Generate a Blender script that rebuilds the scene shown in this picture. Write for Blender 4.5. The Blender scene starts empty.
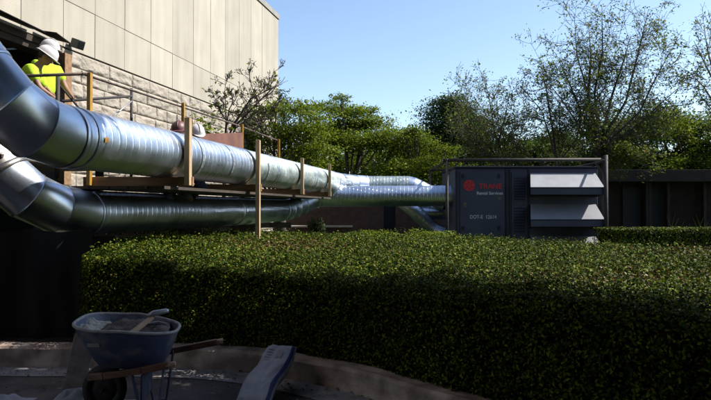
import bpy, math, random
import numpy as np
from mathutils import Vector, Matrix, noise
random.seed(7); rng = np.random.default_rng(7)
C = bpy.context.scene.collection
sc = bpy.context.scene
HZ, F, CH = 208.0, 600.0, 1.6          # horizon row, focal length in photo pixels, eye height

def px(u, v, y):                        # photo pixel + depth -> world point
    return Vector(((u-355.5)/F*y, y, CH+(HZ-v)/F*y))

# ------------------------------------------------------------------ materials
def mat(name, col, rough=0.7, metal=0.0, col2=None, scale=5.0, bump=0.0, bscale=40.0, detail=6, lo=0.35, hi=0.65,
        trans=0.0, spec=0.5, island=False, stretch=None):
    m = bpy.data.materials.new(name); m.use_nodes = True
    nt = m.node_tree; N = nt.nodes; L = nt.links
    b = N['Principled BSDF']; out = N['Material Output']
    b.inputs['Base Color'].default_value = (*col, 1); b.inputs['Roughness'].default_value = rough
    b.inputs['Metallic'].default_value = metal; b.inputs['Specular IOR Level'].default_value = spec
    tc = N.new('ShaderNodeTexCoord'); mp = N.new('ShaderNodeMapping'); L.new(tc.outputs['Object'], mp.inputs[0])
    if stretch: mp.inputs['Scale'].default_value = stretch
    if col2 is not None:
        r = N.new('ShaderNodeValToRGB')
        r.color_ramp.elements[0].position = lo; r.color_ramp.elements[1].position = hi
        r.color_ramp.elements[0].color = (*col, 1); r.color_ramp.elements[1].color = (*col2, 1)
        if island:
            g = N.new('ShaderNodeNewGeometry'); L.new(g.outputs['Random Per Island'], r.inputs[0])
        else:
            n = N.new('ShaderNodeTexNoise'); n.inputs['Scale'].default_value = scale; n.inputs['Detail'].default_value = detail
            L.new(mp.outputs[0], n.inputs['Vector']); L.new(n.outputs['Fac'], r.inputs[0])
        L.new(r.outputs[0], b.inputs['Base Color'])
    if bump > 0:
        n2 = N.new('ShaderNodeTexNoise'); n2.inputs['Scale'].default_value = bscale; n2.inputs['Detail'].default_value = 8
        L.new(mp.outputs[0], n2.inputs['Vector'])
        bp = N.new('ShaderNodeBump'); bp.inputs['Strength'].default_value = bump; bp.inputs['Distance'].default_value = 0.02
        L.new(n2.outputs['Fac'], bp.inputs['Height']); L.new(bp.outputs[0], b.inputs['Normal'])
    if trans > 0:
        t = N.new('ShaderNodeBsdfTranslucent'); mx = N.new('ShaderNodeMixShader'); mx.inputs[0].default_value = trans
        if col2 is not None: L.new(r.outputs[0], t.inputs['Color'])
        else: t.inputs['Color'].default_value = (*col, 1)
        L.new(b.outputs[0], mx.inputs[1]); L.new(t.outputs[0], mx.inputs[2]); L.new(mx.outputs[0], out.inputs[0])
    return m

def leafmat(name, cols, trans=0.35, rough=0.45):
    m = bpy.data.materials.new(name); m.use_nodes = True
    nt = m.node_tree; N = nt.nodes; L = nt.links
    b = N['Principled BSDF']; b.inputs['Roughness'].default_value = rough; b.inputs['Specular IOR Level'].default_value = 0.10
    g = N.new('ShaderNodeNewGeometry'); r = N.new('ShaderNodeValToRGB')
    L.new(g.outputs['Random Per Island'], r.inputs[0])
    cr = r.color_ramp
    while len(cr.elements) < len(cols): cr.elements.new(0.5)
    for i, (p, c) in enumerate(cols):
        cr.elements[i].position = p; cr.elements[i].color = (*c, 1)
    # broad drift of hue from clump to clump
    tc = N.new('ShaderNodeTexCoord'); n = N.new('ShaderNodeTexNoise'); n.inputs['Scale'].default_value = 1.1; n.inputs['Detail'].default_value = 3
    L.new(tc.outputs['Object'], n.inputs['Vector'])
    hs = N.new('ShaderNodeHueSaturation'); mr = N.new('ShaderNodeMapRange')
    mr.inputs['From Min'].default_value = 0.3; mr.inputs['From Max'].default_value = 0.7
    mr.inputs['To Min'].default_value = 0.7; mr.inputs['To Max'].default_value = 1.3
    L.new(n.outputs['Fac'], mr.inputs[0]); L.new(mr.outputs[0], hs.inputs['Value']); L.new(r.outputs[0], hs.inputs['Color'])
    L.new(hs.outputs[0], b.inputs['Base Color'])
    t = N.new('ShaderNodeBsdfTranslucent'); mx = N.new('ShaderNodeMixShader'); mx.inputs[0].default_value = trans
    L.new(hs.outputs[0], t.inputs['Color']); L.new(b.outputs[0], mx.inputs[1]); L.new(t.outputs[0], mx.inputs[2])
    L.new(mx.outputs[0], N['Material Output'].inputs[0])
    return m

def galv(name, col, col2, rough, rough2, streak=0.5):
    m = bpy.data.materials.new(name); m.use_nodes = True
    nt = m.node_tree; N = nt.nodes; L = nt.links; b = N['Principled BSDF']
    b.inputs['Metallic'].default_value = 1.0
    tc = N.new('ShaderNodeTexCoord')
    vo = N.new('ShaderNodeTexVoronoi'); vo.inputs['Scale'].default_value = 60; L.new(tc.outputs['Object'], vo.inputs['Vector'])
    no = N.new('ShaderNodeTexNoise'); no.inputs['Scale'].default_value = 3.0; no.inputs['Detail'].default_value = 3; no.inputs['Roughness'].default_value = 0.5
    L.new(tc.outputs['Object'], no.inputs['Vector'])
    sep = N.new('ShaderNodeSeparateColor'); L.new(vo.outputs['Color'], sep.inputs[0])
    ad = N.new('ShaderNodeMath'); ad.operation = 'MULTIPLY_ADD'; ad.inputs[1].default_value = 0.16
    L.new(sep.outputs[0], ad.inputs[0]); L.new(no.outputs['Fac'], ad.inputs[2])
    r = N.new('ShaderNodeValToRGB'); r.color_ramp.elements[0].position = 0.3; r.color_ramp.elements[1].position = 0.85
    r.color_ramp.elements[0].color = (*col, 1); r.color_ramp.elements[1].color = (*col2, 1)
    L.new(ad.outputs[0], r.inputs[0]); L.new(r.outputs[0], b.inputs['Base Color'])
    mr = N.new('ShaderNodeMapRange'); mr.inputs['From Min'].default_value = 0.35; mr.inputs['From Max'].default_value = 0.9
    mr.inputs['To Min'].default_value = rough; mr.inputs['To Max'].default_value = rough2
    L.new(ad.outputs[0], mr.inputs[0]); L.new(mr.outputs[0], b.inputs['Roughness'])
    n3 = N.new('ShaderNodeTexNoise'); n3.inputs['Scale'].default_value = 4; n3.inputs['Detail'].default_value = 1
    L.new(tc.outputs['Object'], n3.inputs['Vector'])
    bp = N.new('ShaderNodeBump'); bp.inputs['Strength'].default_value = 0.25; bp.inputs['Distance'].default_value = 0.02
    L.new(n3.outputs['Fac'], bp.inputs['Height']); L.new(bp.outputs[0], b.inputs['Normal'])
    return m

M = dict(
 galv=galv('galvanised_steel', (.42,.48,.57), (.56,.62,.71), .34, .45),
 galv_dull=galv('weathered_galvanised_steel', (.36,.42,.40), (.55,.60,.58), .42, .6),
 galv_dark=galv('dark_galvanised_steel', (.42,.47,.55), (.54,.60,.68), .28, .40),
 galv_brown=galv('brown_galvanised_steel', (.17,.16,.155), (.26,.25,.24), .38, .5),  # darker, browner steel for the lower duct's riser
 collar=galv('duct_collar_steel', (.30,.34,.38), (.5,.55,.6), .3, .5),
 panel=mat('limestone_panel', (.325,.297,.248), .85, col2=(.375,.345,.29), scale=1.3, bump=.25, bscale=60, lo=.3, hi=.7),
 joint=mat('panel_joint', (.13,.12,.105), .9),
 rock=mat('split_face_stone', (.25,.22,.185), .9, col2=(.34,.305,.26), scale=3.5, bump=.8, bscale=25, lo=.3, hi=.7),
 coping=mat('roof_coping', (.20,.19,.17), .7, col2=(.26,.25,.23)),
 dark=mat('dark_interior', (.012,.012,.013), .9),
 lumber=mat('sawn_lumber', (.31,.21,.115), .75, col2=(.44,.32,.19), scale=3, bump=.2, bscale=60, stretch=(6,6,1)),
 beam=mat('damp_lumber', (.17,.095,.048), .8, col2=(.27,.165,.085), scale=3, bump=.2, stretch=(1,6,6)),
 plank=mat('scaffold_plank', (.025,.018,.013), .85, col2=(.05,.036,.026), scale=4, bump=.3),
 yellow=mat('yellow_painted_post', (.36,.20,.02), .5, col2=(.26,.14,.025), scale=9),
 rail=mat('rusty_rail_steel', (.07,.05,.045), .6, col2=(.16,.12,.10), scale=12, metal=.4),
 rust=mat('dark_frame_steel', (.022,.02,.022), .7, spec=.3, col2=(.045,.038,.038), scale=10),
 ply=mat('red_brown_plywood', (.10,.038,.026), .7, col2=(.15,.058,.04), scale=4, bump=.2),
 navy=mat('navy_painted_steel', (.034,.037,.062), .55, spec=.3, col2=(.047,.050,.078), scale=2.2, bump=.08, bscale=12),
 navy2=mat('navy_trim', (.012,.013,.030), .55, spec=.25, col2=(.017,.018,.038), scale=5),
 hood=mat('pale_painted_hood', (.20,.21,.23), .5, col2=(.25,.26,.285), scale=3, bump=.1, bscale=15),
 louvre=mat('dark_louvre_mesh', (.012,.012,.018), .8),
 red=mat('red_decal', (.42,.02,.025), .5), white=mat('white_decal', (.42,.42,.46), .6),
 bark=mat('grey_brown_bark', (.035,.027,.022), .9, col2=(.075,.06,.048), scale=12, bump=.6, bscale=30, stretch=(1,1,.3)),
 bark2=mat('pale_bark', (.13,.11,.09), .9, col2=(.22,.19,.16), scale=12, bump=.5),
 leafA=leafmat('bright_leaf', [(0,(.045,.085,.008)),(.35,(.085,.135,.010)),(.75,(.15,.19,.014)),(1,(.22,.24,.02))], .45),
 leafB=leafmat('dark_leaf', [(0,(.018,.035,.012)),(.5,(.03,.055,.015)),(1,(.055,.085,.02))], .25),
 leafC=leafmat('sparse_leaf', [(0,(.05,.08,.012)),(.5,(.09,.13,.015)),(.9,(.15,.18,.025)),(1,(.20,.13,.04))], .5),
 leafD=leafmat('mid_leaf', [(0,(.03,.055,.010)),(.5,(.06,.095,.012)),(1,(.11,.15,.02))], .38),
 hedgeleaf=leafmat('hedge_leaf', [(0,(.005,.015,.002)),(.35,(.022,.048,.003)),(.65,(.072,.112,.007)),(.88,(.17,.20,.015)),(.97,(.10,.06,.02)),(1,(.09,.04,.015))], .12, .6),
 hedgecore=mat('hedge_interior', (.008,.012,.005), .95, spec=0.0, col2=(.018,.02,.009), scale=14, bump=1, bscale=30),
 asphalt=mat('worn_asphalt', (.05,.044,.046), .85, col2=(.11,.095,.095), scale=2.5, bump=.5, bscale=60),
 gutter=mat('concrete_gutter', (.23,.22,.235), .85, col2=(.33,.315,.33), scale=5, bump=.4, bscale=50),
 kerb=mat('stained_concrete_kerb', (.22,.16,.135), .9, col2=(.52,.41,.35), scale=4, bump=.5, bscale=30, lo=.38, hi=.62),
 soil=mat('planting_soil', (.03,.022,.016), .95, col2=(.06,.045,.03), scale=8, bump=1),
 lawn=mat('lawn_green', (.03,.055,.015), .95, col2=(.05,.08,.02), scale=6, bump=1, bscale=80),
 brownwall=mat('brown_brick_wall', (.05,.028,.022), .9, col2=(.075,.042,.032), scale=6, bump=.4),
 brownwall2=mat('dark_plaster_wall', (.018,.013,.012), .95, spec=.1, col2=(.028,.020,.018), scale=3, bump=.3),
 fascia=mat('dark_concrete_fascia', (.022,.018,.017), .9, spec=.15, col2=(.034,.028,.027), scale=3, bump=.3),
 cap=mat('pale_coping_stone', (.42,.38,.33), .8, col2=(.5,.46,.4), scale=8),
 glass=mat('dark_glass', (.01,.011,.013), .12, spec=.5),
 tray=mat('blue_painted_steel', (.055,.068,.125), .55, col2=(.17,.165,.165), scale=7, lo=.50, hi=.70, bump=.15, bscale=30),
 traylip=mat('cement_crusted_rim', (.22,.21,.21), .8, col2=(.36,.34,.33), scale=15),
 wetmix=mat('wet_mortar', (.05,.032,.028), .8, col2=(.11,.08,.068), scale=9, bump=1, bscale=25),
 drymix=mat('dried_mortar', (.30,.28,.24), .95, col2=(.42,.39,.34), scale=14, bump=1, bscale=35),
 handle=mat('worn_wooden_handle', (.10,.04,.025), .6, col2=(.19,.085,.05), scale=6, stretch=(1,5,5)),
 tip=mat('bare_wood_tip', (.38,.27,.18), .8), rubber=mat('black_rubber', (.012,.012,.012), .7),
 steel=mat('tool_steel', (.28,.28,.30), .5, metal=.7, col2=(.4,.4,.42)),
 hood_shaded=mat('shade_toned_hood', (.15,.155,.18), .5, col2=(.18,.185,.21), scale=3),  # lower hoods: shade from the hood above put into the colour
 bag=mat('pale_paper_bag', (.27,.28,.35), .8, col2=(.36,.37,.43), scale=7, bump=.5, bscale=14),
 bagblue=mat('blue_bag_print', (.015,.035,.17), .7), baggrey=mat('grey_bag_print', (.25,.22,.25), .8),
 board=mat('cement_splashed_board', (.26,.21,.19), .85, col2=(.40,.34,.31), scale=9, bump=.4),
 sheet=mat('crumpled_plastic', (.17,.19,.24), .45, col2=(.30,.32,.37), scale=8, bump=.6, bscale=20),
 lime=mat('lime_hi_vis_fabric', (.38,.60,.012), .8, col2=(.46,.70,.02), scale=6, bump=.4, bscale=18),
 skin=mat('skin', (.20,.10,.065), .6, col2=(.25,.13,.085), scale=8), hair=mat('dark_hair', (.012,.009,.008), .6),
 denim=mat('dark_denim', (.02,.025,.045), .85, col2=(.03,.04,.065), scale=12),
 helmet=mat('white_helmet_plastic', (.52,.50,.52), .4), redhat=mat('faded_red_helmet', (.10,.035,.04), .5),
 mask=mat('respirator_rubber', (.05,.05,.06), .5), maskring=mat('pink_filter', (.5,.22,.2), .6),
 jacket=mat('dark_work_jacket', (.02,.022,.03), .8), lamp=mat('lamp_housing', (.03,.035,.035), .5),
 boot=mat('brown_boot', (.06,.035,.02), .7),
)

# ------------------------------------------------------------------ mesh helpers
for key, a_, b_i in (('panel',.90,1.08),('rock',.86,1.12)):
    nt = M[key].node_tree; bs = nt.nodes['Principled BSDF']; src = bs.inputs['Base Color'].links[0].from_socket
    g_ = nt.nodes.new('ShaderNodeNewGeometry'); m1 = nt.nodes.new('ShaderNodeMapRange'); h1 = nt.nodes.new('ShaderNodeHueSaturation')
    m1.inputs['To Min'].default_value = a_; m1.inputs['To Max'].default_value = b_i
    if key == 'panel': nt.links.new(g_.outputs['Random Per Island'], m1.inputs[0])
    else:
        n_x = nt.nodes.new('ShaderNodeTexNoise'); n_x.inputs['Scale'].default_value = 1.4; nt.links.new(n_x.outputs['Fac'], m1.inputs[0])
    nt.links.new(m1.outputs[0], h1.inputs['Value']); nt.links.new(src, h1.inputs['Color'])
    if key == 'panel':      # long rain streaks running down the stone
        tcx = nt.nodes.new('ShaderNodeTexCoord'); mpx = nt.nodes.new('ShaderNodeMapping'); mpx.inputs['Scale'].default_value = (2.2,2.2,.16)
        nx_ = nt.nodes.new('ShaderNodeTexNoise'); nx_.inputs['Scale'].default_value = 2.0; nx_.inputs['Detail'].default_value = 6
        mr2 = nt.nodes.new('ShaderNodeMapRange'); mr2.inputs['From Min'].default_value = .35; mr2.inputs['From Max'].default_value = .65
        mr2.inputs['To Min'].default_value = .90; mr2.inputs['To Max'].default_value = 1.05; h2 = nt.nodes.new('ShaderNodeHueSaturation')
        nt.links.new(tcx.outputs['Object'], mpx.inputs[0]); nt.links.new(mpx.outputs[0], nx_.inputs['Vector']); nt.links.new(nx_.outputs['Fac'], mr2.inputs[0])
        nt.links.new(mr2.outputs[0], h2.inputs['Value']); nt.links.new(h1.outputs[0], h2.inputs['Color']); nt.links.new(h2.outputs[0], bs.inputs['Base Color'])
    else: nt.links.new(h1.outputs[0], bs.inputs['Base Color'])
class MB:
    def __init__(s): s.v = []; s.f = []
    def add(s, vs, fs):
        o = len(s.v); s.v += [tuple(p) for p in vs]; s.f += [tuple(i+o for i in f) for f in fs]; return s
    def box(s, lo, hi, mtx=None, bev=0.0):
        x0,y0,z0 = lo; x1,y1,z1 = hi
        vs = [Vector(p) for p in ((x0,y0,z0),(x1,y0,z0),(x1,y1,z0),(x0,y1,z0),(x0,y0,z1),(x1,y0,z1),(x1,y1,z1),(x0,y1,z1))]
        if mtx: vs = [mtx @ p for p in vs]
        return s.add(vs, [(0,3,2,1),(4,5,6,7),(0,1,5,4),(1,2,6,5),(2,3,7,6),(3,0,4,7)])
    def bar(s, a, b, w, h=None, up=(0,0,1)):      # rectangular bar from a to b
        a = Vector(a); b = Vector(b); h = h or w; d = (b-a).normalized(); up = Vector(up)
        if abs(d.dot(up)) > .99: up = Vector((1,0,0))
        r = d.cross(up).normalized(); u = r.cross(d)
        vs = [p + r*sx*w/2 + u*sy*h/2 for p in (a,b) for sx,sy in ((-1,-1),(1,-1),(1,1),(-1,1))]
        return s.add(vs, [(0,1,2,3),(7,6,5,4),(0,4,5,1),(1,5,6,2),(2,6,7,3),(3,7,4,0)])
    def tube(s, pts, rad, n=10, cap=True):
        pts = [Vector(p) for p in pts]
        if not hasattr(rad, '__len__'): rad = [rad]*len(pts)
        o = len(s.v); prev = None
        for i, p in enumerate(pts):
            d = (pts[min(i+1,len(pts)-1)] - pts[max(i-1,0)]).normalized()
            if prev is None:
                r = d.cross(Vector((0,0,1)))
                if r.length < .05: r = d.cross(Vector((1,0,0)))
            else: r = prev - d*prev.dot(d)
            r.normalize(); prev = r; u = d.cross(r)
            for k in range(n):
                a = 2*math.pi*k/n; s.v.append(tuple(p + (r*math.cos(a)+u*math.sin(a))*rad[i]))
        for i in range(len(pts)-1):
            for k in range(n):
                a = o+i*n+k; b = o+i*n+(k+1)%n; s.f.append((a,b,b+n,a+n))
        if cap:
            s.f.append(tuple(o+k for k in range(n))[::-1]); e = o+(len(pts)-1)*n; s.f.append(tuple(e+k for k in range(n)))
        return s
    def ell(s, c, r, nu=16, nv=10, fn=None, mtx=None):
        vs = []
        for j in range(nv+1):
            t = math.pi*j/nv
            for i in range(nu):
                a = 2*math.pi*i/nu; p = Vector((math.sin(t)*math.cos(a), math.sin(t)*math.sin(a), math.cos(t)))
                if fn: p = fn(p)
                p = Vector((p.x*r[0], p.y*r[1], p.z*r[2]))
                if mtx: p = mtx @ p
                vs.append(p + Vector(c))
        fs = [(j*nu+i, (j+1)*nu+i, (j+1)*nu+(i+1)%nu, j*nu+(i+1)%nu) for j in range(nv) for i in range(nu)]
        return s.add(vs, fs)
    def obj(s, name, m, parent=None, smooth=False, bevel=0, loc=None):
        me = bpy.data.meshes.new(name); me.from_pydata(s.v, [], s.f); me.update()
        return link(name, me, m, parent, smooth, bevel, loc)

def link(name, me, m, parent=None, smooth=False, bevel=0, loc=None):
    o = bpy.data.objects.new(name, me); C.objects.link(o)
    if m: me.materials.append(m)
    if smooth: me.polygons.foreach_set('use_smooth', [True]*len(me.polygons))
    if bevel:
        md = o.modifiers.new('b', 'BEVEL'); md.width = bevel; md.segments = 2; md.limit_method = 'ANGLE'
    if parent is not None:
        o.parent = parent; o.matrix_parent_inverse = Matrix.Translation(-parent.location)
    if loc: o.location = loc
    return o
def shade(o, ang=40):
    me = o.data; me.polygons.foreach_set('use_smooth', [True]*len(me.polygons)); me.set_sharp_from_angle(angle=math.radians(ang)); return o
def tag(o, label, cat, group=None):
    o['label'] = label; o['category'] = cat
    if group: o['group'] = group
    return o
def thing(name, label, cat, loc=(0,0,0), group=None):
    o = bpy.data.objects.new(name, None); C.objects.link(o); o.location = loc; o.empty_display_size = .2
    return tag(o, label, cat, group)
def kind(o, k): o['kind'] = k; return o

# ------------------------------------------------------------------ camera, world, sun
cam = bpy.data.cameras.new('camera'); co = bpy.data.objects.new('camera', cam); C.objects.link(co); sc.camera = co
cam.sensor_width = 36; cam.lens = 36*F/711; cam.clip_end = 3000; cam.clip_start = .05
co.location = (0,0,CH); co.rotation_euler = (math.radians(90)+math.atan((HZ-200)/F), 0, 0)
SUN_EL = math.radians(46); az = math.radians(10)           # towards +x, a little beyond
sd = Vector((math.cos(az)*math.cos(SUN_EL), math.sin(az)*math.cos(SUN_EL), math.sin(SUN_EL)))
w = bpy.data.worlds.new('World'); sc.world = w; w.use_nodes = True
bg = w.node_tree.nodes['Background']; sky = w.node_tree.nodes.new('ShaderNodeTexSky'); sky.sky_type = 'NISHITA'
sky.sun_disc = False; sky.sun_elevation = SUN_EL; sky.sun_rotation = math.radians(90)-az
sky.air_density = 1.0; sky.dust_density = 0.7; sky.ozone_density = 1.8
w.node_tree.links.new(sky.outputs[0], bg.inputs[0]); bg.inputs[1].default_value = 0.09
sl = bpy.data.lights.new('sun', 'SUN'); sl.energy = 3.9; sl.angle = math.radians(.5); sl.color = (1,.94,.84)
so = bpy.data.objects.new('sun', sl); C.objects.link(so); so.rotation_euler = sd.to_track_quat('Z','Y').to_euler()
vs_ = sc.view_settings; vs_.view_transform = 'Standard'; vs_.look = 'None'; vs_.gamma = 1; vs_.exposure = 1.3

# ------------------------------------------------------------------ ground, kerb, asphalt
kl = [(-16,8.2),(-8,6.5),(-5,6.12),(-3.55,6.02),(-2.57,6.0),(-1.9,6.0),(-1.24,5.90),(-.6,5.6),(-.05,5.19),(.4,4.76),(.76,4.375),(1.6,3.5),(3,2.1),(6,-.8),(14,-8)]
def sm(pts, it=2):
    for _ in range(it):
        q = [pts[0]]
        for a, b in zip(pts, pts[1:]): q += [(a[0]*.75+b[0]*.25, a[1]*.75+b[1]*.25), (a[0]*.25+b[0]*.75, a[1]*.25+b[1]*.75)]
        pts = q+[pts[-1]]
    return pts
KL = sm(kl)
def offs(pts, d):
    out = []
    for i, p in enumerate(pts):
        a = pts[max(i-1,0)]; b = pts[min(i+1,len(pts)-1)]; t = Vector((b[0]-a[0], b[1]-a[1])).normalized()
        out.append((p[0]-t.y*d, p[1]+t.x*d))
    return out
def ribbon(pa, pb, z):
    v = [(x,y,z) for x,y in pa]+[(x,y,z) for x,y in pb]; n = len(pa)
    return MB().add(v, [(i,i+1,n+i+1,n+i) for i in range(n-1)])
g = MB().add([(-400,-100,0),(400,-100,0),(400,900,0),(-400,900,0)], [(0,1,2,3)]); kind(g.obj('ground', M['lawn']), 'structure')
# asphalt yard in front of the kerb, following its line
back = [(x, -14) for x, y in KL]
kind(ribbon(back, offs(KL,-.30), .006).obj('asphalt_yard', M['asphalt']), 'structure')
kind(ribbon(offs(KL,-.32), offs(KL,.01), .012).obj('gutter', M['gutter']), 'structure')
# rough old kerb wall with a stained face
mb = MB(); n = len(KL)
prof = [(0,0),(.004,.10),(.0,.19),(.025,.215),(.16,.22),(.17,.0)]
dense = sm(KL,1)
for d,z in prof:
    for i,p in enumerate(offs(dense, d)):
        nz = noise.noise(Vector((p[0]*3,p[1]*3,z*6)))*.014
        mb.v.append((p[0]+nz, p[1]-nz, z+(nz if z>.1 else 0)))
nd = len(dense)
for j in range(len(prof)-1):
    for i in range(nd-1): mb.f.append((j*nd+i, j*nd+i+1, (j+1)*nd+i+1, (j+1)*nd+i))
shade(kind(mb.obj('kerb', M['kerb']), 'structure'))
kind(ribbon(offs(KL,.16), offs(KL,1.3), .10).obj('planting_bed', M['soil']), 'structure')

# ------------------------------------------------------------------ leaves
def leaves(name, P, Nrm, size, m, parent=None, jitter=.7, asp=.55, fold=True):
    P = np.asarray(P, float); n = len(P)
    Nn = np.asarray(Nrm, float) + rng.normal(0, jitter, (n,3)); Nn /= np.linalg.norm(Nn,axis=1)[:,None]+1e-9
    T = rng.normal(0,1,(n,3)); T -= (T*Nn).sum(1)[:,None]*Nn; T /= np.linalg.norm(T,axis=1)[:,None]+1e-9
    B = np.cross(Nn, T)
    s = (np.asarray(size)*rng.uniform(.6,1.25,n))[:,None]
    drop = Nn*s*.12
    V = np.empty((n,4,3)); V[:,0] = P - T*s*.5; V[:,1] = P + B*s*asp*.5 + drop; V[:,2] = P + T*s*.5; V[:,3] = P - B*s*asp*.5 + drop
    me = bpy.data.meshes.new(name)
    me.vertices.add(n*4); me.vertices.foreach_set('co', V.reshape(-1))
    me.loops.add(n*4); me.loops.foreach_set('vertex_index', np.arange(n*4, dtype=np.int32))
    me.polygons.add(n); me.polygons.foreach_set('loop_start', np.arange(0,n*4,4,dtype=np.int32))
    me.polygons.foreach_set('loop_total', np.full(n,4,dtype=np.int32)); me.update(calc_edges=True)
    return link(name, me, m, parent)

def fnoise(x, y, s, seed=0): return noise.noise(Vector((x*s+seed, y*s-seed, seed*.7)))

# ------------------------------------------------------------------ broad clipped hedge
near = offs(sm([(-3.35,8.0),(-3.12,6.6),(-2.9,6.15),(-2.45,6.05),(-1.9,6.05),(-1.24,5.95),(-.6,5.65),(-.05,5.24),(.4,4.81),(.76,4.42),(1.6,3.55),(3,2.15),(4.6,.6)],2), .10)
far = [(-3.7,8.6),(-4.2,10.2),(-3.0,12.6),(-1,13.6),(.8,13.0),(2.3,12.4),(4.2,10.4),(5.3,8.9),(7.5,7.0)]
poly = near + far[::-1]
def inside(x, y, pl):
    c = False; j = len(pl)-1
    for i in range(len(pl)):
        xi,yi = pl[i]; xj,yj = pl[j]
        if (yi>y)!=(yj>y) and x < (xj-xi)*(y-yi)/(yj-yi)+xi: c = not c
        j = i
    return c
def dist_edge(x, y, pl):
    best = 9
    for i in range(len(pl)):
        ax,ay = pl[i]; bx,by = pl[(i+1)%len(pl)]
        dx,dy = bx-ax, by-ay; t = max(0,min(1,((x-ax)*dx+(y-ay)*dy)/(dx*dx+dy*dy+1e-9)))
        d = math.hypot(x-ax-dx*t, y-ay-dy*t); best = min(best, d)
    return best
def hz(x, y, d=None):
    if d is None: d = dist_edge(x,y,poly)
    z = 1.03 + .13*max(0,min(1,(-x-.8)/2.2)) + .045*fnoise(x,y,.9,3) + .035*fnoise(x,y,2.6,9)
    z -= .05*math.exp(-((x-.1)**2+(y-5.6)**2)/.5)
    if d < .18: z -= .10*(1-d/.18)**2
    return z
hedge = thing('clipped_hedge', 'broad flat clipped hedge across the foreground, sunlit on top with a dark front face', 'hedge', (-.5,8.5,0))
# core
gx = np.arange(-5.2, 8.0, .15); gy = np.arange(.2, 14.0, .15)
mb = MB(); idx = {}
def gp(i, j):
    if (i,j) not in idx:
        x,y = gx[i],gy[j]; idx[(i,j)] = len(mb.v); mb.v.append((x,y,hz(x,y)-.10))
    return idx[(i,j)]
cells = set()
for i in range(len(gx)-1):
    for j in range(len(gy)-1):
        if inside(gx[i]+.075, gy[j]+.075, poly) and dist_edge(gx[i]+.075, gy[j]+.075, poly) > .14:
            cells.add((i,j)); mb.f.append((gp(i,j),gp(i+1,j),gp(i+1,j+1),gp(i,j+1)))
bot = {}
def bp_(k):
    if k not in bot: v = mb.v[k]; bot[k] = len(mb.v); mb.v.append((v[0],v[1],0))
    return bot[k]
for (i,j) in cells:
    for (di,dj,a,b) in ((-1,0,(i,j+1),(i,j)),(1,0,(i+1,j),(i+1,j+1)),(0,-1,(i,j),(i+1,j)),(0,1,(i+1,j+1),(i,j+1))):
        if (i+di,j+dj) not in cells:
            A,B = gp(*a),gp(*b); mb.f.append((A,bp_(A),bp_(B),B))
for _ in range(900):
    x=random.uniform(-3.2,5.5); y=random.uniform(2,12.5)
    if inside(x,y,poly) and dist_edge(x,y,poly)>.15:
        z=hz(x,y)-.08; e=Vector((x+random.gauss(0,.03),y+random.gauss(0,.03),z+random.uniform(.07,.16))); mb.tube([(x,y,z),e],[.003,.0015],3,False)
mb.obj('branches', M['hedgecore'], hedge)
P=[];Nn=[];S=[];PB=[];NB=[];SB=[]
tries = 0
while len(P) < 215000 and tries < 1700000:
    tries += 1
    x = random.uniform(-5,7.5); y = random.uniform(.4,13.6)
    r = math.hypot(x,y)
    if y < .6*abs(x)*1.3 and r>3 and y<abs(x)/.62: continue
    if random.random() > min(1,(6.2/max(r,4))**1.5): continue
    if not inside(x,y,poly): continue
    d = dist_edge(x,y,poly); h = hz(x,y,d)
    # uneven clip: some shoots stand proud, patches are thinner
    patch = fnoise(x,y,4.5,21)
    z = h - abs(random.gauss(0,.048)) - (.05 if patch<-.25 else 0)
    if random.random()<.05: z = h+random.uniform(0,.07)
    br_ = max(math.exp(-((x+1.1)**2/.5+(y-9.2)**2/1.2)), .8*math.exp(-((x-2.3)**2/.5+(y-5.2)**2/.12)), .7*math.exp(-((x-4.6)**2/.8+(y-8)**2/.5)))
    if random.random() < br_*.55: PB.append((x,y,z)); NB.append((0,0,1)); SB.append(.024+.0021*r); continue
    P.append((x,y,z)); 
    gxn = -(hz(x+.05,y,d)-hz(x-.05,y,d))/.1; gyn = -(hz(x,y+.05,d)-hz(x,y-.05,d))/.1
    Nn.append((gxn*1.2,gyn*1.2,.9)); S.append(.021+.0019*r)
# front & far faces
def wall_leaves(line, count, sgn):
    seg = [math.hypot(b[0]-a[0],b[1]-a[1]) for a,b in zip(line,line[1:])]; tot = sum(seg)
    for _ in range(count):
        t = random.uniform(0,tot); k = 0
        while t > seg[k] and k < len(seg)-1: t -= seg[k]; k += 1
        a,b = line[k],line[k+1]; f = t/seg[k]; x = a[0]+(b[0]-a[0])*f; y = a[1]+(b[1]-a[1])*f
        tx,ty = (b[0]-a[0])/seg[k],(b[1]-a[1])/seg[k]; nx,ny = ty*sgn,-tx*sgn
        z = random.uniform(.12,1.0)*(hz(x,y,.03)-.0); bul = .02*math.sin(z*3)+.05*fnoise(x+z,y,3,5)-abs(random.gauss(0,.03))
        P.append((x+nx*bul,y+ny*bul,z)); Nn.append((nx,ny,.35)); S.append(.030)
wall_leaves(near, 44000, 1); wall_leaves(far, 5000, -1)
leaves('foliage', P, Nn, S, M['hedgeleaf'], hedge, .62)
leaves('browned_leaves', PB, NB, SB, leafmat('brown_hedge_leaf',[(0,(.05,.03,.012)),(.6,(.10,.055,.022)),(1,(.14,.09,.03))],.1), hedge, .62)


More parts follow.
